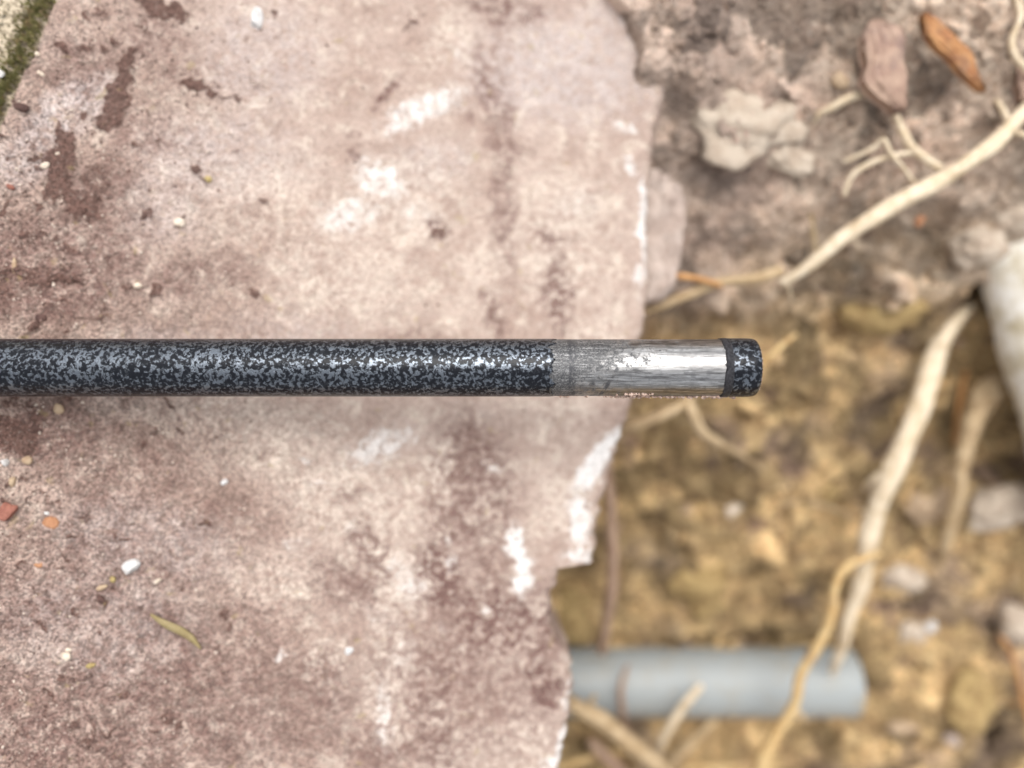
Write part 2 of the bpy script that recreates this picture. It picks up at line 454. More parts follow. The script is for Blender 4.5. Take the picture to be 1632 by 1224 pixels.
CREAM = [(900, 390, 90, 120, 0, .5), (950, 560, 60, 70, 0, .55), (560, 430, 130, 70, 0, .45), (640, 330, 110, 70, 0, .5), (420, 330, 120, 80, 0, .3),
         (560, 800, 120, 70, 20, .5), (690, 760, 30, 70, 10, .55), (640, 930, 50, 60, 10, .7), (600, 860, 50, 40, 0, .5), (450, 930, 60, 50, 0, .35),
         (520, 1050, 40, 40, 0, .45), (620, 1080, 40, 110, 0, .5), (900, 640, 70, 60, 0, .4), (440, 700, 130, 60, 0, .35), (760, 440, 60, 70, 0, .35),
         (715, 60, 30, 60, 20, .45), (840, 1190, 50, 50, 0, .45), (760, 1200, 60, 30, 0, .3), (900, 800, 40, 60, 0, .5), (340, 650, 120, 40, 0, .3)]
GREY = [(900, 110, 150, 90, 0, .8), (980, 60, 90, 80, 0, .7), (110, 175, 85, 38, -32, .9), (40, 250, 60, 40, -30, .7), (420, 90, 100, 90, 0, .55), (350, 250, 130, 70, 0, .55),
        (690, 260, 60, 40, 0, .5), (260, 330, 60, 60, 0, .45), (230, 860, 150, 60, 10, .4), (150, 1000, 160, 90, 0, .35), (470, 560, 120, 60, 0, .4), (280, 560, 120, 40, 0, .3)]
BROWN = [(250, 1130, 280, 110, 0, .5), (760, 1060, 180, 150, 0, .45), (160, 900, 160, 70, 0, .35), (60, 690, 110, 50, 0, .6), (100, 470, 130, 40, -8, .6), (760, 880, 60, 90, 0, .5), (640, 1190, 120, 40, 0, .5), (720, 1070, 90, 70, 0, .6), (60, 1180, 120, 60, 0, .6), (240, 1000, 90, 50, 0, .35), (850, 1010, 50, 60, 0, .7), (500, 1090, 70, 60, 0, .5), (400, 1000, 70, 50, 0, .35), (230, 210, 70, 40, 0, .4), (300, 120, 60, 30, 0, .35), (330, 560, 120, 20, 0, .3), (250, 60, 60, 40, 0, .45), (130, 110, 60, 50, 0, .4), (800, 260, 190, 22, 88, .5), (770, 130, 60, 16, 75, .55), (800, 15, 60, 26, 10, .6), (855, 15, 20, 12, 0, .5), (890, 470, 70, 24, 85, .65), (785, 505, 45, 18, 80, .55),
         (620, 145, 40, 10, -50, .7), (700, 365, 26, 14, 20, .7), (880, 378, 30, 10, 10, .6), (560, 250, 14, 7, 60, .5), (830, 240, 26, 8, 20, .45), (740, 185, 20, 8, 40, .5),
         (760, 760, 120, 60, 70, .6), (730, 830, 60, 50, 0, .6), (790, 990, 95, 70, 0, .75), (700, 920, 65, 38, 80, .8), (590, 880, 60, 30, 60, .55), (560, 930, 60, 40, 20, .55),
         (868, 1095, 50, 32, 70, .85), (690, 1160, 90, 50, 70, .6), (800, 1100, 90, 60, 0, .5), (480, 1150, 120, 70, 0, .4), (870, 960, 40, 30, 0, .5), (560, 790, 30, 20, 0, .4),
         (40, 420, 150, 60, 0, .55), (120, 400, 120, 60, 0, .55), (160, 310, 60, 60, 0, .5), (90, 1130, 140, 90, 0, .45), (60, 950, 120, 70, 0, .35), (330, 1080, 150, 90, 0, .45),
         (350, 830, 100, 40, 0, .35), (200, 760, 130, 60, 0, .35), (110, 700, 120, 40, 0, .3), (310, 440, 90, 30, -10, .45), (560, 215, 10, 6, 0, .4), (660, 540, 60, 20, 0, .3)]
CRUST = [(140, 330, 26, 22, 30, .7), (95, 255, 30, 24, 0, .8), (85, 300, 14, 26, 10, .8), (185, 165, 24, 22, 0, .8), (35, 700, 30, 34, 0, .7), (60, 445, 60, 12, -4, .6), (10, 470, 20, 30, 0, .5), (160, 505, 20, 8, -20, .5), (205, 95, 26, 11, -45, .95), (192, 140, 36, 14, -72, 1.0), (178, 190, 24, 14, -15, 1.0), (104, 228, 30, 14, 70, .95), (100, 275, 36, 18, 80, .95), (118, 325, 30, 14, 60, .9), (150, 290, 30, 30, 0, .45),
         (250, 10, 42, 15, 25, 1.0), (285, 22, 20, 12, 60, .9), (305, 134, 28, 9, 8, .85), (337, 148, 10, 9, 60, .9), (372, 160, 30, 5, 10, .5), (132, 190, 9, 8, 70, .9), (98, 72, 14, 6, 60, .9),
         (22, 692, 44, 26, 10, .95), (55, 665, 16, 10, 0, .6), (15, 640, 20, 12, 0, .5), (20, 432, 30, 10, 0, .9), (95, 446, 40, 8, -16, .9), (110, 395, 18, 10, 0, .6), (250, 462, 14, 12, -50, .9),
         (162, 955, 13, 6, 45, 1.0), (58, 520, 18, 7, -40, .9), (135, 79, 16, 7, 15, .6), (160, 22, 16, 12, 0, .5), (232, 343, 10, 10, 40, .6), (312, 265, 9, 7, 50, .7), (405, 468, 12, 6, 20, .7), (405, 135, 10, 8, 0, .45),  # first entry: a small dark raised spot below the tan sliver
         (120, 1080, 22, 10, 0, .5), (265, 1145, 12, 8, -30, .6), (145, 1185, 30, 14, 0, .45), (85, 798, 30, 8, 35, .45), (700, 372, 16, 9, 10, .5), (245, 690, 20, 8, -10, .4)]

for _i in range(150):
    _x = abs(random.gauss(0, 190)); _y = random.uniform(0, 1224)
    CRUST.append((_x, _y, random.uniform(4, 14), random.uniform(3, 6), random.uniform(-60, 60), random.uniform(.4, .8)))

def stain(px, py, lst, seed):
    wx = px + 14 * fbm2(px * 0.02, py * 0.02, 3, seed) + 7 * vnoise2(px * 0.09, py * 0.09, seed + 1)
    wy = py + 14 * fbm2(px * 0.02 + 50, py * 0.02, 3, seed + 2) + 7 * vnoise2(px * 0.09, py * 0.09 + 40, seed + 3)
    out = np.zeros(px.shape, np.float32)
    for cx, cy, a, b, ang, s in lst:
        ext = 1.9 * max(a, b) + 30
        ok = (np.abs(px - cx) < ext) & (np.abs(py - cy) < ext)
        if not ok.any(): continue
        dx = wx[ok] - cx; dy = wy[ok] - cy
        c, q = math.cos(R(ang)), math.sin(R(ang))
        u = (dx * c + dy * q) / a; v = (-dx * q + dy * c) / b
        r = np.sqrt(u * u + v * v)
        out[ok] = np.maximum(out[ok], s * (1 - sstep(0.45, 1.45, r)))
    return out

def build_slab():
    ys = np.concatenate([np.linspace(-1100, -60, 60)[:-1], np.arange(-60, 1290, 2.0), np.linspace(1290, 2300, 60)[1:]])
    NT = 640
    t = np.concatenate([np.linspace(0, 1, NT)])
    pyg = np.repeat(ys[:, None], NT, 1)
    L = np.repeat(xl(ys)[:, None], NT, 1); Rr = np.repeat(xr(ys)[:, None], NT, 1)
    # denser inside the picture than left of it
    L0 = np.maximum(L, -700)
    rs_ = xr(ys); kern = np.ones(121) / 121
    rs_ = np.convolve(np.pad(rs_, 60, mode='edge'), kern, 'valid')
    Rs = np.repeat(rs_[:, None], NT, 1)
    pxg = L0 + (Rs - L0) * (t[None, :] ** 0.92) + (Rr - Rs) * t[None, :] ** 9
    # the front/back edges of the slab wander a little
    X, Y, Z = slab_world(pxg, pyg)
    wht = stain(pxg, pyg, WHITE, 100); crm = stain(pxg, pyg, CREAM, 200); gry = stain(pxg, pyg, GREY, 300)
    brn = stain(pxg, pyg, BROWN, 400); cru = stain(pxg, pyg, CRUST, 500)
    coarse = np.clip(1.0 - sstep(60, 640, pxg + 0.30 * (612 - pyg)) * 0.88 + 0.12 * fbm2(pxg * 0.01, pyg * 0.01, 3, 61), 0, 1)
    # relief: undulation, sand grains, lichen and dirt crusts standing proud, pits
    z = Z + 0.9 * fbm2(X * 0.05, Y * 0.05, 4, 31) + 0.28 * fbm2(X * 0.35, Y * 0.35, 4, 33)
    grain = worley2(X * 1.55, Y * 1.55, 77)
    z += (0.08 + 0.40 * coarse) * (0.55 - grain) + (0.06 + 0.10 * coarse) * vnoise2(X * 3.1, Y * 3.1, 78)
    pits = fbm2(X * 0.55 + 9, Y * 0.55, 3, 81)
    z -= (0.10 + 0.35 * coarse) * sstep(0.22, 0.5, pits)
    cn = fbm2(X * 0.8, Y * 0.8, 3, 91)
    z += np.clip(cru * 1.2 + 0.4 * cn, 0, 1) * sstep(0.05, 0.5, cru) * (0.55 + 0.5 * cn)
    z += np.clip(wht, 0, 1) * 0.10
    z -= 0.25 * brn * sstep(0.3, 0.8, fbm2(X * 0.3, Y * 0.3, 3, 95) + brn)
    # worn rounded arris at the broken right edge
    e = Rr - pxg
    Ra = 16.0 + 7 * vnoise2(pyg * 0.03, pyg * 0, 41)
    q = np.clip(1 - e / Ra, 0, 1)
    z -= (1 - np.sqrt(1 - q * q * 0.999)) * 1.8
    e2 = pxg - L
    q2 = np.clip(1 - e2 / 18.0, 0, 1)
    z -= (1 - np.sqrt(1 - q2 * q2 * 0.999)) * 1.5
    # broken side: extra columns going down on the right, left
    cols = [(X, Y, z)]
    prof = np.array([0.8, 2.5, 5, 9, 14, 20, 27, 33])
    lx, ly, lz = X[:, -1], Y[:, -1], z[:, -1]
    SX = lx[:, None] + 0.25 - 0.05 * prof[None, :] + 1.6 * fbm2(ly[:, None] * 0.18 + 0 * prof, prof[None, :] * 0.18 + 0 * ly[:, None], 4, 44) * np.minimum(prof / 5, 1)[None, :]
    SY = ly[:, None] + 0 * SX; SZ = lz[:, None] - prof[None, :]
    lx, ly, lz = X[:, 0], Y[:, 0], z[:, 0]
    p2 = prof[::-1]
    LX = lx[:, None] - 0.2 + 0.03 * p2[None, :] + 0.5 * vnoise2(ly[:, None] * 0.2 + 0 * p2, p2[None, :] * 0.2 + 0 * ly[:, None], 45)
    LY = ly[:, None] + 0 * LX; LZ = lz[:, None] - p2[None, :]
    V = np.stack([np.concatenate([LX, X, SX], 1), np.concatenate([LY, Y, SY], 1), np.concatenate([LZ, z, SZ], 1)], -1)
    nu, nv = V.shape[:2]
    V[0, :, 2] = V[0, :, 2].min(); V[-1, :, 2] = V[-1, :, 2].min()
    F = grid_faces(nu, nv)[:, ::1]
    # order so that normals point up
    F = F[:, [0, 1, 2, 3]]
    o = link_mesh('stone_slab', V.reshape(-1, 3), F, M_SLAB)
    k = len(prof)
    def put(name, a, b, c):
        A = np.zeros((nu, nv, 4), np.float32); A[..., 3] = 1
        for i, q in enumerate((a, b, c)): A[:, k:nv - k, i] = q; A[:, :k, i] = q[:, :1] * 0.3; A[:, nv - k:, i] = q[:, -1:] * 0.5
        at = o.data.color_attributes.new(name, 'FLOAT_COLOR', 'POINT')
        at.data.foreach_set('color', A.ravel())
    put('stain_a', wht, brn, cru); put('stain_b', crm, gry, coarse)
    tag(o, 'broken pinkish-brown sandstone slab with white patches and ragged right edge', 'stone slab')
    return o
build_slab()

# ------------------------------------------------------------------ ground: the dug trench
CTRL = [(1040, -60, -28), (1090, 20, -28.5), (1060, 60, -29), (1100, 100, -31), (1250, 30, -34), (1400, 60, -36), (1560, 60, -37), (1632, 180, -40), (1700, 20, -36),
        (1180, 190, -36), (1080, 200, -43), (1110, 300, -47), (1200, 330, -47), (1330, 250, -43), (1450, 200, -42), (1550, 280, -46), (1640, 320, -54),
        (1100, 420, -55), (1200, 440, -60), (1330, 430, -60), (1420, 430, -58), (1480, 400, -60), (1545, 460, -80), (1560, 400, -55),
        (1060, 560, -72), (1150, 560, -74), (1250, 560, -75), (1330, 540, -76), (1420, 560, -74), (1540, 600, -84), (1620, 640, -84),
        (1030, 700, -82), (1150, 700, -82), (1280, 700, -84), (1400, 700, -86), (1500, 720, -88), (1620, 800, -84),
        (980, 850, -90), (1100, 850, -90), (1230, 830, -89), (1350, 850, -92), (1450, 880, -92), (1550, 880, -89), (1640, 920, -88),
        (920, 960, -95), (1050, 970, -96), (1200, 970, -97), (1330, 970, -97), (1450, 1000, -95), (1560, 1020, -94), (1640, 1050, -92),
        (1000, 1090, -106), (1200, 1090, -106), (1340, 1090, -105), (1430, 1090, -98), (1550, 1150, -96), (1640, 1200, -94),
        (900, 1190, -110), (1000, 1200, -109), (1150, 1200, -108), (1300, 1200, -105), (1450, 1220, -100), (1000, 1320, -106), (1300, 1340, -104), (1600, 1340, -98)]
CW = np.array([W(*c) for c in CTRL])
PIPE_Z, PIPE_R = -98.0, 10.0
PIPE_Y = W(0, 1086, PIPE_Z)[1]
PIPE_X1 = W(1366, 0, PIPE_Z + 4)[0]

def edge_x(Y, Z):
    """x of the slab edge (world) for a given world y"""
    yy = np.linspace(-900, 2200, 800)
    ex, ey, _ = slab_world(xr(yy), yy)
    od = np.argsort(ey)
    return np.interp(Y, ey[od], ex[od])

def soil_z(X, Y, detail=True):
    X = np.asarray(X, float); Y = np.asarray(Y, float)
    num = np.zeros(X.shape); den = np.zeros(X.shape)
    for cx, cy, cz in CW:
        wgt = 1.0 / ((X - cx) ** 2 + (Y - cy) ** 2 + 14.0) ** 1.9
        num += wgt * cz; den += wgt
    z = num / den
    far = sstep(0, 200, np.maximum(np.abs(X - 80) - 110, np.abs(Y) - 130))
    z = z * (1 - far) + (-34.0) * far
    if detail:
        z = z + 3.0 * fbm2(X * 0.05, Y * 0.05, 3, 12)
        wx = X + 1.6 * fbm2(X * 0.22, Y * 0.22, 3, 25); wy = Y + 1.6 * fbm2(X * 0.22 + 30, Y * 0.22, 3, 26)
        am = 1.0 - 0.45 * sstep(10, 35, Y)
        z = z + 5.2 * am * (0.5 - worley2(wx * 0.105, wy * 0.105, 51)) * sstep(-0.45, 0.25, vnoise2(X * 0.03, Y * 0.03, 55))
        z = z + 2.8 * am * (0.5 - worley2(wx * 0.24 + 4, wy * 0.24, 52)) + 1.4 * (0.5 - worley2(wx * 0.55, wy * 0.55 + 2, 53))
        z = z + 0.5 * fbm2(X * 0.8, Y * 0.8, 3, 23, 0.6)
    dp = np.abs(Y - PIPE_Y); on = (X < PIPE_X1 + 3)
    trough = PIPE_Z - 9.0 + 0.06 * np.maximum(dp - 6, 0) ** 2
    z = np.where(on & (dp < 14), np.minimum(z, trough), z)
    ex = edge_x(Y, z) - 6.5 * sstep(18, 60, Y)
    m = sstep(0.0, 7.0, ex - X)
    z = z * (1 - m) + np.minimum(z, slab_plane(X, Y) - 30.0) * m
    m2 = sstep(8.0, 26.0, ex - X)
    z = z * (1 - m2) + (slab_plane(X, Y) - 31.0) * m2
    return z

def build_soil():
    gx = np.concatenate([-20 - np.geomspace(3000, 1, 40), np.arange(-20, 176, 0.36), 176 + np.geomspace(1, 3000, 40)])
    gy = np.concatenate([-136 - np.geomspace(3000, 1, 40), np.arange(-136, 116, 0.36), 116 + np.geomspace(1, 3000, 40)])
    X, Y = np.meshgrid(gx, gy, indexing='ij')
    Z = soil_z(X, Y)
    V = np.stack([X, Y, Z], -1).reshape(-1, 3)
    o = link_mesh('ground', V, grid_faces(len(gx), len(gy)), M_SOIL)
    o['kind'] = 'structure'
    return o
ground = build_soil()

# shared lumps
def lump_mesh(name, sub, seed, amp=0.32, flat=0.85, freq=1.3):
    bm = bmesh.new()
    bmesh.ops.create_icosphere(bm, subdivisions=sub, radius=1.0)
    P = np.array([v.co for v in bm.verts])
    n = vnoise3(P[:, 0] * freq + seed * 3.7, P[:, 1] * freq + 5, P[:, 2] * freq + 9, seed) * amp
    n += vnoise3(P[:, 0] * freq * 2.6, P[:, 1] * freq * 2.6 + seed, P[:, 2] * freq * 2.6, seed + 3) * amp * 0.55
    if sub > 2: n += vnoise3(P[:, 0] * freq * 6, P[:, 1] * freq * 6 + seed, P[:, 2] * freq * 6, seed + 6) * amp * 0.3
    P = P * (1 + n)[:, None]
    P[:, 2] *= flat
    for v, p in zip(bm.verts, P): v.co = p
    me = bpy.data.meshes.new(name)
    bm.to_mesh(me); bm.free()
    me.polygons.foreach_set('use_smooth', np.ones(len(me.polygons), bool))
    return me

CLODS = [lump_mesh('clod', 3, 40 + i, 0.55, 0.8, 1.5) for i in range(12)]
for me in CLODS: me.materials.append(M_CLOD)

def add_clods():
    n = 0
    tries = 0
    while n < 280 and tries < 6000:
        tries += 1
        py = random.uniform(-5, 1235); px = random.uniform(870, 1640)
        if px < float(xr(np.array([py]))[0]) + 14: continue
        z = -35.0 if py < 300 else (-60.0 if py < 520 else -90.0)
        for _ in range(3):
            X, Y, _z = W(px, py, z); z = float(soil_z(np.array([X]), np.array([Y]), True)[0])
        if 1015 < py < 1150 and px < 1400: continue
        if py < 330: r = random.choice([6, 7, 8, 9, 11, 13])
        else: r = min(34, 9 * math.exp(random.gauss(0.35, 0.45)))
        k = PX * (H - z) / H * r * random.uniform(0.85, 1.1)
        o = bpy.data.objects.new('clod', random.choice(CLODS))
        COL.objects.link(o)
        o.parent = ground
        o.location = Vector((X, Y, z - 0.10 * k)) * 0.001 - ground.location
        o.scale = [k * 0.001 * random.uniform(0.75, 1.25), k * 0.001 * random.uniform(0.75, 1.25), k * 0.001 * random.uniform(0.7, 1.0)]
        o.rotation_euler = (random.uniform(-.5, .5), random.uniform(-.5, .5), random.uniform(0, 6.28))
        n += 1
add_clods()

def scatter_stuff(name, pts, radii, sub, mat, seed, parent=None, flat=0.8, amp=0.3):
    """many tiny lumps joined into one mesh; pts in mm"""
    bases = []
    for i in range(6):
        bm = bmesh.new(); bmesh.ops.create_icosphere(bm, subdivisions=sub, radius=1.0)
        P = np.array([v.co for v in bm.verts]); Fa = np.array([[v.index for v in f.verts] for f in bm.faces]); bm.free()
        P = P * (1 + rng.uniform(-amp, amp, len(P)))[:, None]
        bases.append((P, Fa))
    Vs, Fs, off = [], [], 0
    for i, (p, r) in enumerate(zip(pts, radii)):
        P, Fa = bases[i % 6]
        a = rng.uniform(0, 6.28); c, s = math.cos(a), math.sin(a)
        b = rng.uniform(-0.9, 0.9); cb, sb = math.cos(b), math.sin(b)
        Q = P * (r * rng.uniform(0.7, 1.3, 3))[None, :] * np.array([1, 1, flat])
        Q = np.stack([Q[:, 0], Q[:, 1] * cb - Q[:, 2] * sb, Q[:, 1] * sb + Q[:, 2] * cb], 1)
        Q = np.stack([Q[:, 0] * c - Q[:, 1] * s, Q[:, 0] * s + Q[:, 1] * c, Q[:, 2]], 1) + p
        Vs.append(Q); Fs.append(Fa + off); off += len(P)
    o = link_mesh(name, np.concatenate(Vs), np.concatenate(Fs), mat, parent, smooth=True)
    o['kind'] = 'stuff'
    return o

def add_crumbs():
    n = 11000
    px = rng.uniform(880, 1660, n); py = rng.uniform(-20, 1250, n)
    keep = px > xr(py) - np.where(py < 200, rng.uniform(0, 1, n) ** 2 * 75, -6)
    px, py = px[keep], py[keep]
    z = np.where(py < 300, -38.0, np.where(py < 520, -62.0, -90.0))
    for _ in range(4):
        X, Y, _z = W(px, py, z); z = soil_z(X, Y, True)
    on = px < xr(py)
    sx, sy, sz = slab_world(px, py)
    X = np.where(on, sx, X); Y = np.where(on, sy, Y); z = np.where(on, np.maximum(z, sz), z)
    ok = ~((np.abs(Y - PIPE_Y) < 11) & (X < PIPE_X1 + 1))
    r = 0.18 + 0.42 * rng.random(len(px)) ** 2.2
    r = r * np.where(py < 350, 1.0, 1.35)
    P = np.stack([X, Y, z + r * 0.25], 1)[ok]
    scatter_stuff('soil_crumbs', P, r[ok], 1, M_CLOD, 3)
o_crumbs = add_crumbs()
bpy.data.objects['soil_crumbs']['label'] = 'loose soil crumbs strewn over the trench sides and floor'
bpy.data.objects['soil_crumbs']['category'] = 'soil'

# ------------------------------------------------------------------ tubes: roots
def tube(path, radii, seg=14, wob=0.10, seed=0, step=0.7, cap=True, freq=0.35):
    P = np.array(path, float); Rd = np.array(radii, float)
    # catmull-rom
    n = len(P); pts, rs = [], []
    for i in range(n - 1):
        p0 = P[max(i - 1, 0)]; p1 = P[i]; p2 = P[i + 1]; p3 = P[min(i + 2, n - 1)]
        L = np.linalg.norm(p2 - p1); m = max(3, int(L / step))
        for j in range(m):
            t = j / m
            pts.append(0.5 * ((2 * p1) + (-p0 + p2) * t + (2 * p0 - 5 * p1 + 4 * p2 - p3) * t * t + (-p0 + 3 * p1 - 3 * p2 + p3) * t ** 3))
            rs.append(Rd[i] + (Rd[i + 1] - Rd[i]) * t)
    pts.append(P[-1]); rs.append(Rd[-1])
    pts = np.array(pts); rs = np.array(rs)
    T = np.gradient(pts, axis=0); T /= np.linalg.norm(T, axis=1)[:, None] + 1e-9
    up = np.array([0.13, 0.21, 1.0]); 
    N = np.cross(T, up); N /= np.linalg.norm(N, axis=1)[:, None] + 1e-9
    B = np.cross(N, T)
    s = np.arange(len(pts)) * step
    a = np.linspace(0, 2 * math.pi, seg, endpoint=False)
    rr = rs[:, None] * (1 + wob * vnoise3(np.cos(a)[None, :] * 1.2 + 0 * s[:, None], np.sin(a)[None, :] * 1.2 + 0 * s[:, None], s[:, None] * freq + 0 * a[None, :] + seed * 5, seed)
                        + 1.2 * wob * vnoise2(s[:, None] * freq * 0.6 + 0 * a[None, :], 0 * s[:, None] + 0 * a[None, :] + seed * 3.3, seed))
    V = pts[:, None, :] + rr[..., None] * (np.cos(a)[None, :, None] * N[:, None, :] + np.sin(a)[None, :, None] * B[:, None, :])
    nr = len(pts)
    V = V.reshape(-1, 3)
    F = []
    for i in range(nr - 1):
        for j in range(seg):
            k = (j + 1) % seg
            F.append((i * seg + j, i * seg + k, (i + 1) * seg + k, (i + 1) * seg + j))
    V = np.concatenate([V, pts[:1] - T[:1] * rs[0] * 0.35, pts[-1:] + T[-1:] * rs[-1] * 0.35])
    c0, c1 = len(V) - 2, len(V) - 1
    for j in range(seg):
        k = (j + 1) % seg
        F.append((c0, k, j)); F.append((c1, (nr - 1) * seg + j, (nr - 1) * seg + k))
    return V, F

def root(name, pts, mat, label, cat='root', branches=(), wob=0.10, seed=0, group='plant roots in the trench'):
    """pts: (px, py, depth, width in pixels)"""
    path = [W(p[0], p[1], p[2]) for p in pts]
    rad = [p[3] * 0.5 * PX * (H - p[2]) / H for p in pts]
    V, F = tube(path, rad, 18, wob * 1.4, seed, freq=0.17)
    V = np.asarray(V)
    V = V + (0.14 * vnoise3(V[:, 0] * 1.4, V[:, 1] * 1.4, V[:, 2] * 1.4, seed + 60))[:, None] * np.array([0.7, 0.7, 0.7])
    o = link_mesh(name, V, F, mat)
    tag(o, label, cat, group)
    rh = random.Random(seed * 13 + 5)
    PP = np.array(path)
    tot = float(np.linalg.norm(np.diff(PP, axis=0), axis=1).sum())
    for i in range(int(min(6, tot / 11))):
        q = rh.randrange(0, len(PP) - 1); f = rh.random()
        p = PP[q] * (1 - f) + PP[q + 1] * f
        ang = rh.uniform(0, 6.28); L = rh.uniform(2.0, 6.5)
        hair = [p]
        for t in range(4):
            ang += rh.uniform(-0.7, 0.7)
            hair.append(hair[-1] + np.array([math.cos(ang), math.sin(ang), rh.uniform(-0.75, 0.15)]) * L / 4)
        r0 = rh.uniform(0.16, 0.34)
        V, F = tube(hair, [r0, r0 * .85, r0 * .7, r0 * .55, r0 * .3], 7, 0.1, seed + 70 + i, 0.5)
        link_mesh('rootlet', V, F, mat, o)
    for i, (bp, bm_) in enumerate(branches):
        path = [W(p[0], p[1], p[2]) for p in bp]
        rad = [p[3] * 0.5 * PX * (H - p[2]) / H for p in bp]
        V, F = tube(path, rad, 10, wob, seed + 20 + i)
        link_mesh('rootlet', V, F, bm_, o)
    return o

root('root', [(1830, 10, -50, 16), (1760, 62, -42, 22), (1690, 120, -38, 24), (1632, 178, -37, 24), (1580, 232, -36, 25), (1500, 287, -37, 26), (1420, 330, -38, 27), (1345, 378, -40, 25), (1290, 422, -43, 20), (1246, 452, -46, 13)], M_RWHITE,
     'thick pale root running diagonally from the right edge above the rod tip', branches=[
     ([(1425, 180, -39, 12), (1440, 212, -37, 14), (1458, 240, -36, 15), (1500, 268, -37, 12)], M_RWHITE),
     ([(1345, 312, -42, 8), (1358, 280, -40, 9), (1392, 258, -38, 9), (1430, 247, -37, 9), (1462, 243, -36, 9)], M_RWHITE),
     ([(1345, 258, -41, 6), (1392, 236, -38, 8), (1408, 222, -36, 8), (1420, 245, -36, 7), (1440, 268, -37, 7), (1456, 292, -39, 7)], M_RWHITE),
     ([(1588, 160, -39, 9), (1598, 175, -37, 10), (1610, 200, -37, 10)], M_RWHITE),
     ([(1604, 204, -38, 8), (1634, 216, -37, 9), (1670, 222, -37, 9)], M_RWHITE)], seed=1)
root('root', [(1600, -30, -36, 9), (1622, 5, -34, 11), (1625, 32, -33, 11), (1613, 62, -33, 11), (1616, 86, -33, 11), (1634, 108, -34, 12), (1670, 130, -36, 12)], M_RWHITE,
     'thin pale root curling along the right border above the bark chips', seed=2)
root('root', [(1246, 430, -50, 17), (1205, 443, -50, 18), (1150, 450, -50, 17), (1095, 470, -49, 18), (1040, 490, -48, 17), (1000, 505, -50, 15)], M_RTAN,
     'tan root crossing from the slab edge just above the rod end',
     branches=[([(1050, 437, -46, 8), (1085, 440, -45, 11), (1120, 446, -46, 9), (1150, 456, -48, 7)], M_RORG)], seed=3)
root('root', [(1195, 598, -56, 8), (1222, 570, -54, 11), (1245, 552, -53, 10), (1268, 533, -55, 6)], M_RYEL, 'short thin yellowish stalk poking out beside the rod tip', seed=4)
root('root', [(985, 690, -62, 17), (1010, 677, -58, 20), (1045, 665, -57, 20), (1085, 646, -58, 17), (1110, 620, -62, 15)], M_RTAN, 'stubby tan root between slab edge and rod, just under the rod', seed=5)
root('root', [(1090, 625, -60, 16), (1102, 655, -58, 19), (1120, 688, -60, 17), (1150, 708, -66, 12), (1192, 732, -76, 8), (1240, 770, -84, 6)], M_RTAN, 'tan rootlet bending down and right below the bare metal band', seed=6)
root('root', [(1560, 480, -76, 14), (1530, 505, -71, 22), (1495, 555, -67, 30), (1468, 640, -64, 34), (1434, 728, -64, 32), (1404, 790, -66, 32), (1384, 860, -70, 32), (1374, 925, -73, 26), (1352, 985, -77, 24), (1338, 1040, -81, 18), (1326, 1072, -85, 10)], M_RWHITE,
     'long thick pale root standing over the trench, reaching down to the grey pipe', branches=[([(1378, 780, -72, 8), (1392, 765, -67, 13), (1415, 748, -65, 12)], M_RWHITE)], wob=0.13, seed=7)
root('root', [(1404, 882, -66, 8), (1375, 890, -65, 11), (1346, 906, -64, 13), (1330, 938, -64, 14), (1322, 990, -65, 14), (1302, 1032, -67, 17), (1276, 1075, -69, 16), (1266, 1122, -71, 17), (1238, 1168, -73, 19), (1212, 1224, -75, 22), (1195, 1290, -78, 22)], M_RYEL,
     'yellow-orange root snaking over the grey pipe end', branches=[([(1258, 1130, -72, 9), (1272, 1136, -71, 10), (1285, 1150, -72, 7)], M_RTAN)], seed=8)
root('root', [(1600, 590, -80, 26), (1575, 625, -76, 40), (1548, 675, -74, 36), (1533, 740, -75, 22), (1524, 810, -79, 22), (1508, 862, -84, 18), (1498, 900, -89, 12)], M_RTAN, 'brown-tan root flaring at its top, right of the long pale root', branches=[([(1540, 590, -81, 7), (1528, 650, -80, 8), (1522, 710, -81, 7)], M_RORG)], wob=0.15, seed=9)
root('root', [(966, 690, -64, 12), (970, 770, -62, 15), (976, 850, -63, 18), (975, 930, -67, 19), (966, 1000, -74, 16), (960, 1042, -79, 11)], M_RPINK, 'slender brown root hanging straight down beside the slab notch', seed=10)
root('root', [(1000, 1060, -82, 7), (992, 1085, -81, 9), (989, 1115, -82, 10), (996, 1152, -86, 9), (1010, 1180, -92, 8)], M_RPINK, 'short thin twig crossing the grey pipe near the slab', 'twig', seed=11)
root('root', [(870, 1100, -76, 22), (915, 1124, -73, 26), (958, 1148, -73, 28), (1005, 1184, -75, 28), (1060, 1232, -79, 28), (1120, 1290, -84, 26)], M_RTAN, 'thick tan root running from under the slab to the bottom border',
     branches=[([(938, 1135, -72, 12), (942, 1118, -70, 9), (948, 1108, -69, 6)], M_RTAN), ([(990, 1165, -76, 14), (1030, 1198, -78, 14), (1075, 1240, -82, 12)], M_RTAN)], seed=12)
root('root', [(940, 1180, -84, 14), (962, 1203, -84, 18), (990, 1230, -86, 18), (1020, 1270, -90, 16)], M_RPINK, 'short brown root beneath the thick tan one at the bottom border', seed=13)
root('root', [(1118, 1092, -80, 8), (1100, 1112, -79, 12), (1072, 1150, -81, 15), (1054, 1182, -85, 15), (1045, 1215, -92, 13)], M_RWHITE, 'pale stub of root rising across the lower side of the pipe', seed=14)
root('root', [(1140, 1146, -94, 14), (1112, 1172, -95, 16), (1085, 1198, -97, 16), (1060, 1225, -101, 14)], M_RTAN, 'tan root stub lying below the middle of the pipe', seed=15)
root('root', [(880, 1228, -90, 10), (925, 1212, -90, 12), (970, 1200, -93, 12), (1010, 1196, -96, 9)], M_RYEL, 'thin yellowish root beside the lowest corner of the slab', seed=16)
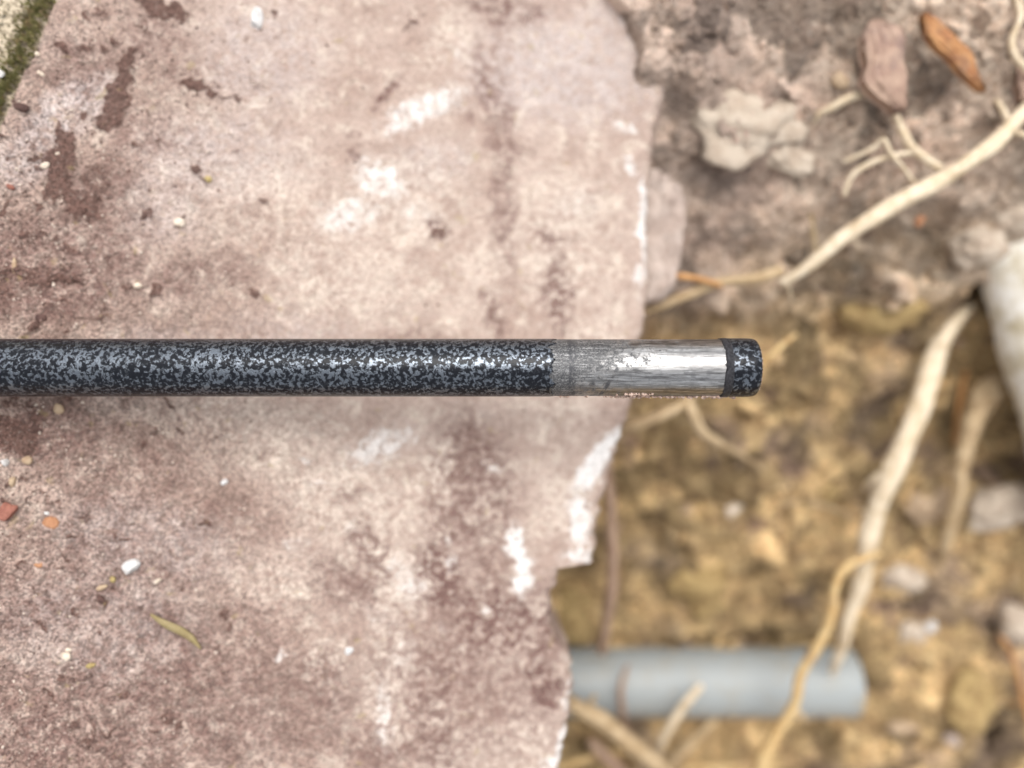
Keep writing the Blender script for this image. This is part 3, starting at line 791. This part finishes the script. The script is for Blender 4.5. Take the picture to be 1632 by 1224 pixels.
root('root', [(1090, 1226, -98, 12), (1150, 1222, -97, 14), (1205, 1218, -97, 13), (1240, 1222, -99, 10)], M_RYEL, 'thin straw-coloured root along the bottom border under the pipe', seed=17)
root('root', [(1300, 184, -42, 7), (1325, 172, -40, 13), (1350, 158, -39, 15), (1376, 150, -39, 11), (1395, 148, -41, 7)], M_RWHITE, 'short pale root fragment left of the brown bark chip', seed=18)
root('root', [(1284, 300, -47, 12), (1288, 325, -48, 10), (1294, 360, -51, 9), (1298, 398, -55, 8), (1296, 430, -59, 6)], M_RTAN, 'thin hanging rootlet left of the thick diagonal root', seed=19)
root('root', [(1070, 70, -33, 4), (1090, 62, -32, 7), (1112, 52, -33, 4)], M_RTAN, 'tiny straw-like fibre on the soil beside the slab top', seed=20)
root('root', [(1208, 812, -89, 6), (1260, 800, -87, 8), (1310, 806, -87, 8), (1360, 822, -89, 6)], M_RTAN, 'thin horizontal rootlet on the clay left of the long pale root', seed=21)
root('root', [(1590, 1010, -90, 6), (1612, 1040, -88, 7), (1626, 1090, -88, 7), (1640, 1150, -89, 7)], M_RORG, 'thin reddish rootlet at the lower right border', seed=22)

# ------------------------------------------------------------------ grey pipe
def build_pipe():
    seg = 72
    x0 = W(640, 0, PIPE_Z)[0]; x1 = PIPE_X1
    ro, ri = PIPE_R, PIPE_R - 1.9
    prof = [(x0, ro)] + [(x0 + (x1 - x0) * t, ro) for t in np.linspace(0.02, 0.985, 40)] + [(x1 - 0.5, ro), (x1 - 0.15, ro - 0.12), (x1, ro - 0.45), (x1, ri + 0.4), (x1 - 0.15, ri + 0.1), (x1 - 0.5, ri), (x1 - 60, ri), (x0, ri)]
    a = np.linspace(0, 2 * math.pi, seg, endpoint=False)
    V = []
    for x, r in prof:
        for t in a:
            V.append((x, PIPE_Y + r * math.cos(t), PIPE_Z + r * math.sin(t)))
    F = []
    for i in range(len(prof) - 1):
        for j in range(seg):
            k = (j + 1) % seg
            F.append((i * seg + j, i * seg + k, (i + 1) * seg + k, (i + 1) * seg + j))
    o = link_mesh('plastic_pipe', V, F, M_PIPE)
    tag(o, 'smooth grey plastic pipe lying in the trench, coming from under the slab', 'pipe')
build_pipe()

def pipe_soil():
    n = 700
    X = rng.uniform(W(880, 0, -98)[0], PIPE_X1 + 4, n)
    side = np.where(rng.random(n) < 0.62, 1, -1)
    up = rng.random(n) ** 2
    Y = PIPE_Y + side * (PIPE_R + 0.6 - 1.6 * up + rng.uniform(0, 2.2, n) * (1 - up))
    Z = PIPE_Z - 5 + 8.5 * up * (0.35 + 0.65 * sstep(-0.3, 0.5, vnoise2(X * 0.12, side * 3.0, 66)))
    r = 0.3 + 1.1 * rng.random(n) ** 2
    o = scatter_stuff('pipe_bedding_soil', np.stack([X, Y, Z], 1), r, 2, M_CLOD, 9)
    o['label'] = 'crumbly earth packed along both sides of the grey pipe'; o['category'] = 'soil'
pipe_soil()

# ------------------------------------------------------------------ stones, chips, bark
def chip(name, px, py, z, a, b, h, ang, mat, label, cat, seed, sub=3, amp=0.22, facet=False, group=None, tilt=(0, 0), lift=0.35):
    me = lump_mesh(name, sub, seed, amp, 1.0, 1.1)
    V = np.array([v.co for v in me.vertices]); F = [tuple(p.vertices) for p in me.polygons]
    bpy.data.meshes.remove(me)
    k = PX * (H - z) / H
    if facet:      # cut by a few random planes, as a broken chip
        r2 = np.random.default_rng(seed)
        for _ in range(9):
            nrm = r2.normal(size=3); nrm /= np.linalg.norm(nrm); dd = r2.uniform(0.55, 0.85)
            e = V @ nrm - dd
            V = V - np.where(e > 0, e, 0)[:, None] * nrm[None, :]
    V = V * np.array([a * k, b * k, h * k])
    tx, ty = tilt
    V = V @ np.array(Matrix.Rotation(R(tx), 3, 'X') @ Matrix.Rotation(R(ty), 3, 'Y')).T
    c, s = math.cos(R(-ang)), math.sin(R(-ang))
    V = np.stack([V[:, 0] * c - V[:, 1] * s, V[:, 0] * s + V[:, 1] * c, V[:, 2]], 1)
    X, Y, _ = W(px, py, z)
    V = V + np.array([X, Y, z + h * k * lift])
    o = link_mesh(name, V, F, mat, smooth=not facet)
    tag(o, label, cat, group)
    return o

M_WCHIP = mat_stone('white_quartz', (0.64, 0.63, 0.62), (0.44, 0.42, 0.40), 0.8, 0.55, 0.5)
M_CREAM = mat_stone('cream_stone', (0.70, 0.60, 0.49), (0.56, 0.46, 0.36))
M_ORANGE = mat_stone('orange_brick', (0.40, 0.205, 0.11), (0.33, 0.155, 0.08), 0.7, 0.85, 0.2)
M_RED = mat_stone('red_brick', (0.30, 0.125, 0.09), (0.23, 0.09, 0.065), 0.9)
M_TAN = mat_stone('tan_stone', (0.44, 0.33, 0.22), (0.36, 0.25, 0.16))
M_YELC = mat_stone('ochre_grit', (0.36, 0.28, 0.12), (0.28, 0.20, 0.08))
M_DARK = mat_stone('dark_earth', (0.10, 0.055, 0.045), (0.065, 0.035, 0.03))
M_PALE = mat_stone('pale_clay', (0.50, 0.42, 0.335), (0.38, 0.30, 0.23), 0.2, 0.9, 0.9)
M_OCHRE = mat_stone('ochre_clay', (0.38, 0.27, 0.12), (0.25, 0.165, 0.072), 0.3, 0.9, 0.9)
M_CHALK = mat_root('white_chalk', (0.72, 0.70, 0.65), (0.62, 0.575, 0.48), (0.42, 0.36, 0.24), 0.85)
M_MORTAR = mat_stone('grey_mortar', (0.46, 0.375, 0.325), (0.37, 0.288, 0.245), 0.2, 0.9, 0.9)
M_BARK = mat_root('brown_bark', (0.30, 0.195, 0.15), (0.40, 0.28, 0.21), (0.20, 0.135, 0.115), 0.9)
M_OBARK = mat_root('orange_bark', (0.44, 0.23, 0.10), (0.32, 0.14, 0.06), (0.22, 0.13, 0.085), 0.8)

def on_slab(px, py): return float(slab_world(np.array([float(px)]), np.array([float(py)]))[2][0])
G = 'loose bits on the slab'
for i, (px, py, a, b, h, ang, mt, fc, lab) in enumerate([
    (211, 903, 17, 12, 9, -38, M_WCHIP, True, 'bright white angular chip lying on the slab at lower left'),
    (409, 34, 13, 20, 9, 10, M_WCHIP, True, 'bright white chip on the slab near the top border'),
    (82, 832, 13, 10, 6, 5, M_ORANGE, False, 'flat orange brick crumb at the lower left of the slab'),
    (12, 815, 20, 16, 11, 20, M_RED, True, 'reddish brick piece at the left border beside the orange crumb'),
    (76, 818, 6, 4, 4, 0, M_WCHIP, True, 'tiny white chip touching the orange brick crumb'),
    (10, 737, 8, 6, 5, 20, M_WCHIP, True, 'small white chip at the left border under the dark crust'),
    (45, 733, 10, 7, 6, 30, M_TAN, False, 'pinkish tan pebble at the edge of the dark crust, left side'),
    (21, 767, 5, 8, 5, 10, M_TAN, False, 'small upright tan pebble near the left border'),
    (107, 1044, 9, 7, 6, 20, M_CREAM, True, 'cream chip on the slab near the bottom left'),
    (180, 923, 5, 5, 4, 0, M_YELC, False, 'round ochre grain left of the bright white angular chip'),
    (163, 936, 11, 4, 4, -20, M_TAN, False, 'long tan sliver below the ochre grain'),
    (252, 926, 7, 4, 4, -40, M_CREAM, True, 'small cream sliver right of the bright white angular chip'),
    (75, 264, 9, 6, 6, -25, M_CREAM, True, 'cream chip beside the dark crust at upper left'),
    (92, 246, 5, 4, 4, 0, M_CREAM, True, 'tiny cream chip sitting on the dark crust at upper left'),
    (18, 298, 9, 5, 5, 20, M_RED, True, 'small red brick chip at the left border, upper half'),
    (35, 172, 13, 6, 5, 12, M_DARK, False, 'dark brown crumb beside the moss strip'),
    (287, 355, 10, 8, 6, 20, M_CREAM, True, 'cream pebble on the slab above the rod, left half'),
    (220, 455, 8, 5, 5, 10, M_CREAM, True, 'cream pebble just above the rod near the left'),
    (332, 286, 6, 6, 4, 0, M_YELC, False, 'yellowish grain on the slab at upper left'),
    (358, 768, 7, 6, 5, 0, M_WCHIP, True, 'small white pebble below the rod, left half'),
    (557, 1036, 8, 9, 5, 0, M_WCHIP, True, 'bluish white chip on the slab near the bottom middle'),
    (60, 87, 6, 4, 4, 60, M_CREAM, True, 'pale chip among the moss at upper left'),
    (3, 117, 6, 7, 5, 0, M_WCHIP, True, 'white grain at the left border below the moss'),
    (66, 118, 8, 3, 3, 30, M_CREAM, True, 'thin pale splinter beside the moss strip'),
    (67, 508, 9, 9, 7, 0, M_DARK, False, 'dark earth crumb just above the rod at far left'),
    (95, 652, 10, 8, 5, 20, M_TAN, False, 'tan crumb just under the rod at far left'),
    (24, 425, 4, 13, 4, 0, M_TAN, False, 'upright straw-coloured sliver above the rod at far left'),
    (162, 955, 9, 5, 5, 45, M_DARK, False, 'small dark lump below the long tan sliver'),  # dark lump set on the dark spot of the slab
    (62, 900, 8, 5, 4, 0, M_ORANGE, True, 'small orange brick speck at lower left border'),
    (145, 1060, 8, 4, 3, -20, M_YELC, False, 'yellowish sliver near the cream chip, bottom left'),
    (110, 1035, 5, 4, 3, -20, M_CREAM, True, 'small pale speck touching the cream chip, bottom left')]):
    chip('stone_chip' if mt not in (M_DARK, M_YELC) else 'crumb', px, py, on_slab(px, py), a, b, h, ang, mt, lab, 'chip' if mt not in (M_DARK, M_YELC) else 'crumb', 300 + i, 2 if max(a, b) < 12 else 3, facet=fc, group=G)

GS = 'stones and lumps in the trench'
for i, (px, py, z, a, b, h, ang, mt, lab, nm) in enumerate([
    (1195, 192, -40, 84, 54, 20, 15, M_PALE, 'large pale clay lump in the soil at upper middle right', 'clay_lump'),
    (1255, 250, -43, 36, 30, 22, 40, M_PALE, 'smaller pale clay lump below right of the largest one', 'clay_lump'),
    (1310, 780, -89, 27, 21, 17, 30, M_OCHRE, 'smooth ochre clay pebble in the trench floor', 'pebble'),
    (1163, 808, -89, 17, 14, 12, 0, M_CREAM, 'pale round pebble on the clay, right one of two', 'pebble'),
    (1090, 822, -90, 16, 15, 12, 0, M_TAN, 'pinkish pebble on the clay, left one of two', 'pebble'),
    (1438, 920, -92, 34, 21, 18, 10, M_PALE, 'pale flat stone right of the yellow root', 'stone'),
    (1452, 1008, -95, 22, 17, 14, 20, M_PALE, 'small pale lump right of the pipe end', 'clay_lump'),
    (1592, 805, -84, 48, 40, 30, 0, M_PALE, 'big pale clod at the right border', 'clay_lump'),
    (1622, 1000, -89, 30, 34, 24, 0, M_PALE, 'pale clod at the lower right border', 'clay_lump'),
    (1548, 1118, -93, 36, 44, 26, 20, M_OCHRE, 'large ochre clay clod at lower right', 'clay_lump'),
    (1560, 392, -54, 44, 30, 24, 0, M_PALE, 'pale rounded clod above the chalky white stone', 'clay_lump'),
    (1612, 350, -58, 46, 36, 26, 20, M_PALE, 'pale clod at the right border resting against the chalky white stone', 'clay_lump'),
    (1578, 438, -63, 20, 24, 16, 20, M_PALE, 'small pale clod wedged at the upper left of the chalky white stone', 'clay_lump'),
    (1400, 480, -68, 62, 44, 28, 0, M_OCHRE, 'broad clay clod right of the diagonal root end', 'clay_lump'),
    (1480, 800, -90, 36, 46, 24, 20, M_TAN, 'brown clod between the long pale root and the flared root', 'clay_lump'),
    (1340, 128, -38, 15, 11, 9, 20, M_TAN, 'small ochre pebble left of the brown bark chip', 'pebble'),
    (1465, 352, -46, 9, 8, 6, 0, M_ORANGE, 'small orange brick crumb under the diagonal root', 'stone_chip'),
    (1120, 925, -94, 40, 46, 26, 0, M_OCHRE, 'large ochre clay clod in front of the pipe', 'clay_lump'),
    (920, 975, -95, 34, 40, 26, 0, M_OCHRE, 'ochre clay clod beside the slab notch', 'clay_lump'),
    (1485, 1000, -93, 8, 8, 6, 0, M_WCHIP, 'tiny white grain right of the pipe end', 'pebble'),
    (1517, 1178, -94, 14, 9, 8, 30, M_MORTAR, 'small bluish grey chip near the lower right', 'stone_chip'),
    (1440, 1160, -97, 22, 9, 8, 0, M_TAN, 'thin tan flake below the pipe end', 'stone_chip'),
    ]):
    cat = {'clay_lump': 'clay lump', 'pebble': 'pebble', 'stone': 'stone', 'stone_chip': 'chip'}[nm]
    chip(nm, px, py, z, a, b, h, ang, mt, lab, cat, 500 + i, 4 if a > 30 else 3, 0.42, group=GS, lift=-0.05)

# chalky white stone at the right border: a long rounded block
def build_white_stone():
    path = [W(1606, 300, -78), W(1622, 350, -70), W(1640, 420, -64), W(1668, 540, -62), W(1700, 672, -64), W(1738, 800, -70), W(1765, 880, -80)]
    rad = [7, 9.5, 11, 11.2, 11, 10.5, 8]
    V, F = tube(path, rad, 40, 0.10, 77, 0.8, freq=0.09)
    V = np.asarray(V)
    n = vnoise3(V[:, 0] * 0.5, V[:, 1] * 0.5, V[:, 2] * 0.5, 4) * 0.5
    V = V + n[:, None] * np.array([0.4, 0.4, 0.6])
    o = link_mesh('white_stone', V, F, M_CHALK)
    tag(o, 'smooth chalky white rounded stone at the right border', 'stone')
build_white_stone()

# mortar lip standing out below the broken slab edge
def build_lip():
    poly = [(1000, 262), (1050, 268), (1082, 290), (1096, 330), (1090, 380), (1084, 420), (1074, 462), (1056, 478), (1000, 480)]
    zt, zb = -41.0, -56.0
    P = []
    n = len(poly)
    for i in range(n):
        a, b = np.array(poly[i], float), np.array(poly[(i + 1) % n], float)
        for t in np.linspace(0, 1, 10, endpoint=False): P.append(a + (b - a) * t + rng.uniform(-2.2, 2.2, 2))
    P = np.array(P); m = len(P); c = P.mean(0)
    V, F = [], []
    rings = [(0.02, 0)] + [(q, 0) for q in np.linspace(0.08, 0.86, 16)] + [ (0.95, -0.3), (1.0, -1.1), (1.03, -3), (1.02, -8), (0.98, -15)]
    for s, dz in rings:
        for p in P:
            q = c + (p - c) * s
            X, Y, _ = W(q[0], q[1], zt)
            nz = 2.2 * float(fbm2(np.array([X * 0.22]), np.array([Y * 0.22]), 4, 15, 0.6)[0])
            V.append((X, Y, zt + dz + nz))
    for i in range(len(rings) - 1):
        for j in range(m):
            k = (j + 1) % m
            F.append((i * m + j, (i + 1) * m + j, (i + 1) * m + k, i * m + k))
    F.append(tuple(range(m)))
    o = link_mesh('mortar_lip', V, F, M_MORTAR)
    tag(o, 'grey-beige mortar lip showing below the slab edge above the rod', 'mortar')
build_lip()

# bark chips: flat curled plates with fibre ridges and ragged ends
def bark(px0, py0, px1, py1, z0, z1, wpx, hmm, mat, label, seed):
    A = np.array(W(px0, py0, z0)); B = np.array(W(px1, py1, z1))
    k = PX * (H - z0) / H
    T = B - A; L = np.linalg.norm(T); T /= L
    N = np.cross(np.array([0, 0, 1.0]), T); N /= np.linalg.norm(N); U = np.cross(T, N)
    nu, nv = 60, 26
    t, u = np.meshgrid(np.linspace(0, 1, nu), np.linspace(-1, 1, nv), indexing='ij')
    s1 = np.full(t.shape, seed * 1.7)
    ww = wpx * 0.5 * k * (np.minimum(1, t * 5 + 0.35) * np.minimum(1, (1 - t) * 2.4 + 0.22))
    ww = ww * (1 + 0.28 * fbm2(t * 5 + u * 0.3, s1 + np.sign(u) * 3, 3, seed))
    off = 0.16 * wpx * k * vnoise2(t * 2.4, s1, seed + 1)
    tt = t + 0.10 * vnoise2(u * 2.2, s1 + 9, seed + 5) + 0.05 * vnoise2(u * 7, s1, seed + 6)
    top = hmm * (0.55 + 0.45 * np.sqrt(np.clip(1 - u * u, 0, 1))) + 0.30 * hmm * vnoise2(u * 5 + 0.6 * t, t * 1.2 + seed, seed + 7) + 0.22 * hmm * fbm2(t * 7, u * 3, 3, seed + 8)
    P = A + T * (L * tt)[..., None] + N * (off + ww * u)[..., None]
    V = np.concatenate([(P + U * top[..., None]).reshape(-1, 3), (P - U * (hmm * 0.8 + 0 * top)[..., None]).reshape(-1, 3)])
    q = nu * nv
    F = [tuple(f) for f in grid_faces(nu, nv)] + [tuple(q + f[::-1]) for f in grid_faces(nu, nv)]
    rim = [(i, 0) for i in range(nu)] + [(nu - 1, j) for j in range(1, nv)] + [(i, nv - 1) for i in range(nu - 2, -1, -1)] + [(0, j) for j in range(nv - 2, 0, -1)]
    for (a, b), (c, e) in zip(rim, rim[1:] + rim[:1]):
        F.append((a * nv + b, c * nv + e, q + c * nv + e, q + a * nv + b))
    o = link_mesh('bark_chip', V, F, mat)
    tag(o, label, 'bark chip', 'bark chips at the upper right')
bark(1392, 40, 1428, 180, -34, -35, 66, 2.4, M_BARK, 'broad brown bark chip sunk in the soil at the upper right', 3)
bark(1474, 28, 1562, 140, -33, -33, 30, 1.5, M_OBARK, 'narrow orange bark chip at the upper right', 4)
bark(1632, 100, 1650, 190, -38, -38, 40, 2.0, M_BARK, 'brown bark piece at the right border beside the curling root', 5)

# loose sand and dirt grains lying on the slab, thicker towards the left
def slab_grit():
    n = 3800
    px = np.abs(rng.normal(0, 260, n)); py = rng.uniform(-10, 1235, n)
    px[:500] = rng.uniform(0, 1000, 500)
    cl = np.array([(c[0], c[1], max(c[2], 12)) for c in CRUST[:50]])
    k = rng.integers(0, len(cl), 900)
    px[600:1500] = cl[k, 0] + rng.normal(0, 1, 900) * cl[k, 2] * 0.8; py[600:1500] = cl[k, 1] + rng.normal(0, 1, 900) * cl[k, 2] * 0.8
    ok = (px > xl(py) + 4) & (px < xr(py) - 12)
    px, py = px[ok], py[ok]
    X, Y, Z = slab_world(px, py)
    Z = Z + 0.9 * fbm2(X * 0.05, Y * 0.05, 4, 31) + 0.28 * fbm2(X * 0.35, Y * 0.35, 4, 33)
    r = 0.10 + 0.24 * rng.random(len(px)) ** 3
    m = Mat('mixed_sand_grains')
    co = m.coords('Position')
    vc = m.n('ShaderNodeSeparateColor'); m.t.links.new(m.vor(co, 0.9, out='Color'), vc.inputs[0])
    c = m.mix(m.ramp(vc.outputs[0], 0.3, 0.5), (0.13, 0.08, 0.065), (0.30, 0.215, 0.18))
    c = m.mix(m.ramp(vc.outputs[0], 0.68, 0.75), c, (0.52, 0.43, 0.36))
    o = scatter_stuff('sand_grains', np.stack([X, Y, Z + r * 0.5], 1), r, 1, m.out(Base_Color=c, Roughness=0.85), 8)
    o['label'] = 'loose sand and dirt grains scattered over the slab'; o['category'] = 'sand'
slab_grit()

# withered leaf blade on the slab
def leaf():
    pts = [(240, 979), (252, 986), (268, 996), (286, 1006), (304, 1018), (320, 1034)]
    wd = [3, 8, 13, 14, 11, 3]
    P = [np.array(W(p[0], p[1], on_slab(*p) + 0.9)) for p in pts]
    V, F = [], []
    n = 30; m = 9
    for i in range(n):
        t = i / (n - 1) * (len(P) - 1); a = min(int(t), len(P) - 2); f = t - a
        c = P[a] * (1 - f) + P[a + 1] * f; w_ = (wd[a] * (1 - f) + wd[a + 1] * f) * PX * 0.55
        T = P[a + 1] - P[a]; T /= np.linalg.norm(T); N = np.cross([0, 0, 1.0], T)
        for top in (1, 0):
            for j in range(m):
                u = j / (m - 1) * 2 - 1
                if not top: u = -u
                V.append(c + N * w_ * u + np.array([0, 0, 0.5 * (1 - u * u) * w_ + 0.35 * math.sin(t * 1.3) - (0 if top else 0.16)]))
    mm = 2 * m
    for i in range(n - 1):
        for j in range(mm):
            k = (j + 1) % mm
            F.append((i * mm + j, i * mm + k, (i + 1) * mm + k, (i + 1) * mm + j))
    F.append(tuple(range(mm))[::-1]); F.append(tuple((n - 1) * mm + j for j in range(mm)))
    o = link_mesh('dry_leaf', V, F, mat_root('dry_leaf', (0.235, 0.185, 0.085), (0.295, 0.235, 0.125), (0.17, 0.12, 0.05), 0.4))
    tag(o, 'narrow olive-yellow leaf blade lying on the slab at lower left', 'leaf')
leaf()

# ------------------------------------------------------------------ mortar joint and moss at the upper left corner
def build_joint():
    ys = np.concatenate([np.linspace(-1000, -60, 30)[:-1], np.arange(-60, 330, 2.0), np.linspace(330, 2000, 60)])
    e = np.concatenate([np.arange(-14, 190, 2.2), np.linspace(195, 900, 30)])
    PY, E = np.meshgrid(ys, e, indexing='ij')
    PXx = xl(PY) - E
    X, Y, Z = slab_world(PXx, PY)
    Z = np.maximum(Z, -9.0) if False else Z
    lim = -6.2
    Z = np.minimum(Z, lim)
    Z = Z - 1.6 + 1.0 * sstep(20, 70, E) + 0.5 * fbm2(X * 0.2, Y * 0.2, 4, 71) + 0.32 * (0.5 - worley2(X * 1.1, Y * 1.1, 72)) + 0.15 * vnoise2(X * 3, Y * 3, 73)
    Z = np.minimum(Z, -5.6)
    V = np.stack([X, Y, Z], -1).reshape(-1, 3)
    m = Mat('sandy_mortar')
    co = m.coords('Position')
    cell = m.vor(co, 1.7, out='Color')
    sc = m.n('ShaderNodeSeparateColor'); m.t.links.new(cell, sc.inputs[0])
    c = m.mix(m.ramp(sc.outputs[0], 0.1, 0.9), (0.17, 0.135, 0.085), (0.50, 0.42, 0.31))
    c = m.mix(m.ramp(m.noise(co, 0.35, 5, 0.6), 0.40, 0.32), c, (0.045, 0.04, 0.03))
    nb = m.bump(m.noise(co, 2.0, 4, 0.6), 0.7, 0.0003)
    o = link_mesh('mortar_joint', V, grid_faces(len(ys), len(e))[:, ::-1], m.out(Base_Color=c, Roughness=0.9, Normal=nb))
    o['kind'] = 'structure'
build_joint()

def moss_mat():
    m = Mat('moss_green')
    co = m.coords('Position')
    n1 = m.noise(co, 0.5, 5, 0.65)
    c = m.mix(m.ramp(n1, 0.35, 0.65), (0.12, 0.115, 0.035), (0.24, 0.215, 0.085))
    c = m.mix(m.ramp(m.noise(co, 0.9, 3, 0.6), 0.54, 0.64), c, (0.30, 0.22, 0.11))
    return m.out(Base_Color=c, Roughness=0.8)

def build_moss():
    Vs, Fs = [], []
    n = 9500
    py = rng.uniform(-300, 560, n)
    e = np.clip(rng.normal(22, 12, n), -6, 60)
    px = xl(py) - e
    X, Y, Z = slab_world(px, py)
    Z = np.minimum(Z, -6.2) - 0.9
    keep = vnoise2(px * 0.05, py * 0.05, 88) > -0.35
    off = 0
    for i in np.nonzero(keep)[0]:
        base = np.array([X[i], Y[i], Z[i]])
        a = rng.uniform(0, 6.28); lean = rng.uniform(0.1, 0.8); L = rng.uniform(0.5, 1.3); wd = rng.uniform(0.08, 0.17)
        dirv = np.array([math.cos(a) * lean, math.sin(a) * lean, 1.0]); dirv /= np.linalg.norm(dirv)
        sd = np.array([-math.sin(a), math.cos(a), 0]) * wd
        up = np.array([math.cos(a), math.sin(a), 0]) * wd * 0.6
        mid = base + dirv * L * 0.55
        Vs += [base - sd, base + sd, mid - sd * 1.1, mid + sd * 1.1, mid + up, base + up, base + dirv * L]
        for f in ((0, 1, 3, 2), (1, 5, 4, 3), (5, 0, 2, 4), (2, 3, 6), (3, 4, 6), (4, 2, 6)): Fs.append(tuple(off + q for q in f))
        off += 7
    o = link_mesh('moss', np.array(Vs), Fs, moss_mat(), smooth=False)
    o['kind'] = 'stuff'; o['label'] = 'green moss strip growing in the joint at the upper left corner'; o['category'] = 'moss'
build_moss()

# ------------------------------------------------------------------ the rod
ROD_Y = (612 - 586) * PX
ROD_R = 5.0
def px_x(px): return (px - 816) * PX

def lathe(name, prof, seg, mat, parent, jag=None):
    """prof: (x, r) in mm along the rod axis, local to the rod's empty"""
    a = np.linspace(0, 2 * math.pi, seg, endpoint=False)
    V = []
    for i, (x, r) in enumerate(prof):
        xx = np.full(seg, x)
        if jag is not None and i >= len(prof) - jag[0]: xx = xx + jag[1]
        if jag is not None and jag[0] < 0 and i < -jag[0]: xx = xx + jag[1]
        V.append(np.stack([xx, ROD_Y + r * np.cos(a), r * np.sin(a)], 1))
    V = np.concatenate(V)
    nr = len(prof); F = []
    for i in range(nr - 1):
        for j in range(seg):
            k = (j + 1) % seg
            F.append((i * seg + j, i * seg + k, (i + 1) * seg + k, (i + 1) * seg + j))
    F.append(tuple(range(seg))[::-1]); F.append(tuple((nr - 1) * seg + j for j in range(seg)))
    return link_mesh(name, V, F, mat, parent)

def build_rod():
    rod = empty('metal_rod', (px_x(300), ROD_Y, -ROD_R))
    tag(rod, 'speckled black and silver metal rod lying across the slab, its end stripped bare', 'metal rod')
    seg = 160
    a = np.linspace(0, 2 * math.pi, seg, endpoint=False)
    j1 = 1.2 * vnoise2(np.cos(a) * 3 + 7, np.sin(a) * 3, 3) + 0.28 * vnoise2(np.cos(a) * 9, np.sin(a) * 9 + 4, 4) * 2.6 + 0.15 * rng.uniform(-1, 1, seg)
    j2 = 0.22 * vnoise2(np.cos(a) * 3 + 2, np.sin(a) * 3, 13) + 0.18 * vnoise2(np.cos(a) * 9, np.sin(a) * 9 + 1, 14) + 0.08 * rng.uniform(-1, 1, seg)
    xe = px_x(879)
    sh = lathe('speckled_shaft', [(-520, ROD_R - .3), (-519.7, ROD_R)] + [(x, ROD_R) for x in np.linspace(-500, xe - 1.2, 60)] + [(xe - 0.3, ROD_R), (xe, ROD_R - 0.03), (xe + 0.06, ROD_R - 0.13)], seg, M_SPECK, rod, (3, j1))
    x2 = px_x(1146)
    bt = lathe('bare_metal_band', [(xe - 6, 4.9)] + [(x, 4.9) for x in np.linspace(xe - 4, x2 + 1, 60)] + [(x2 + 2, 4.9)], seg, M_BARE, rod)
    bt['label'] = 'bare filed steel band with lacquer remnants'
    x3 = px_x(1203)
    prof = [(x2 - 0.06, 4.88), (x2, 5.0), (x2 + 0.4, 5.06), (x2 + 1.2, 5.09), (x3 - 1.4, 5.07), (x3 - 0.6, 5.0), (x3 - 0.25, 4.85), (x3 - 0.06, 4.6), (x3, 4.2)]
    cp = lathe('end_cap', prof, seg, M_SPECK, rod, (-3, j2))
    cp['label'] = 'speckled lacquered tip left at the rod end'
    # dark lacquer ring at the start of the tip
    ring = lathe('lacquer_ring', [(x2 - 0.1, 4.93), (x2 + 0.02, 5.08), (x2 + 0.5, 5.115), (x2 + 1.15, 5.118), (x2 + 1.3, 5.08)], seg, mat_stone('dark_lacquer', (0.012, 0.012, 0.015), (0.04, 0.04, 0.045), 2.5, 0.4, 0.6, 0.2), rod, (-2, j2))
    # sand grit sticking to the lower side
    n = 420
    xs = np.concatenate([rng.uniform(px_x(980), px_x(1170), 240), rng.normal(px_x(1135), 1.4, 90), rng.normal(px_x(1010), 1.6, 60), rng.uniform(px_x(890), px_x(980), 30)])
    ang = -R(3) - np.abs(rng.normal(0, R(7), n)) + np.where(np.arange(n) < 240, R(6), R(13))
    ang += R(16) * (np.arange(n) >= 330) * (np.arange(n) < 390)
    rr = rng.uniform(0.08, 0.25, n) * np.where(rng.random(n) < 0.15, 1.7, 1.0)
    rad = 4.9 + rr * 0.5
    P = np.stack([xs, ROD_Y - rad * np.cos(ang), rad * np.sin(ang)], 1)
    g = scatter_stuff('grit', P, rr, 1, mat_stone('beige_grit', (0.56, 0.43, 0.36), (0.33, 0.22, 0.17), 2.2), 5, rod, 1.0, 0.3)
    # grit and lacquer specks on the very rim of the tip
    a2 = rng.uniform(-0.9, 0.9, 26) + math.pi / 2
    P = np.stack([np.full(26, x3 - 0.15), ROD_Y + 4.75 * np.cos(a2), 4.75 * np.sin(a2)], 1)
    scatter_stuff('grit', P, rng.uniform(0.05, 0.11, 26), 1, bpy.data.materials['beige_grit'], 6, rod, 1.0, 0.3)
build_rod()
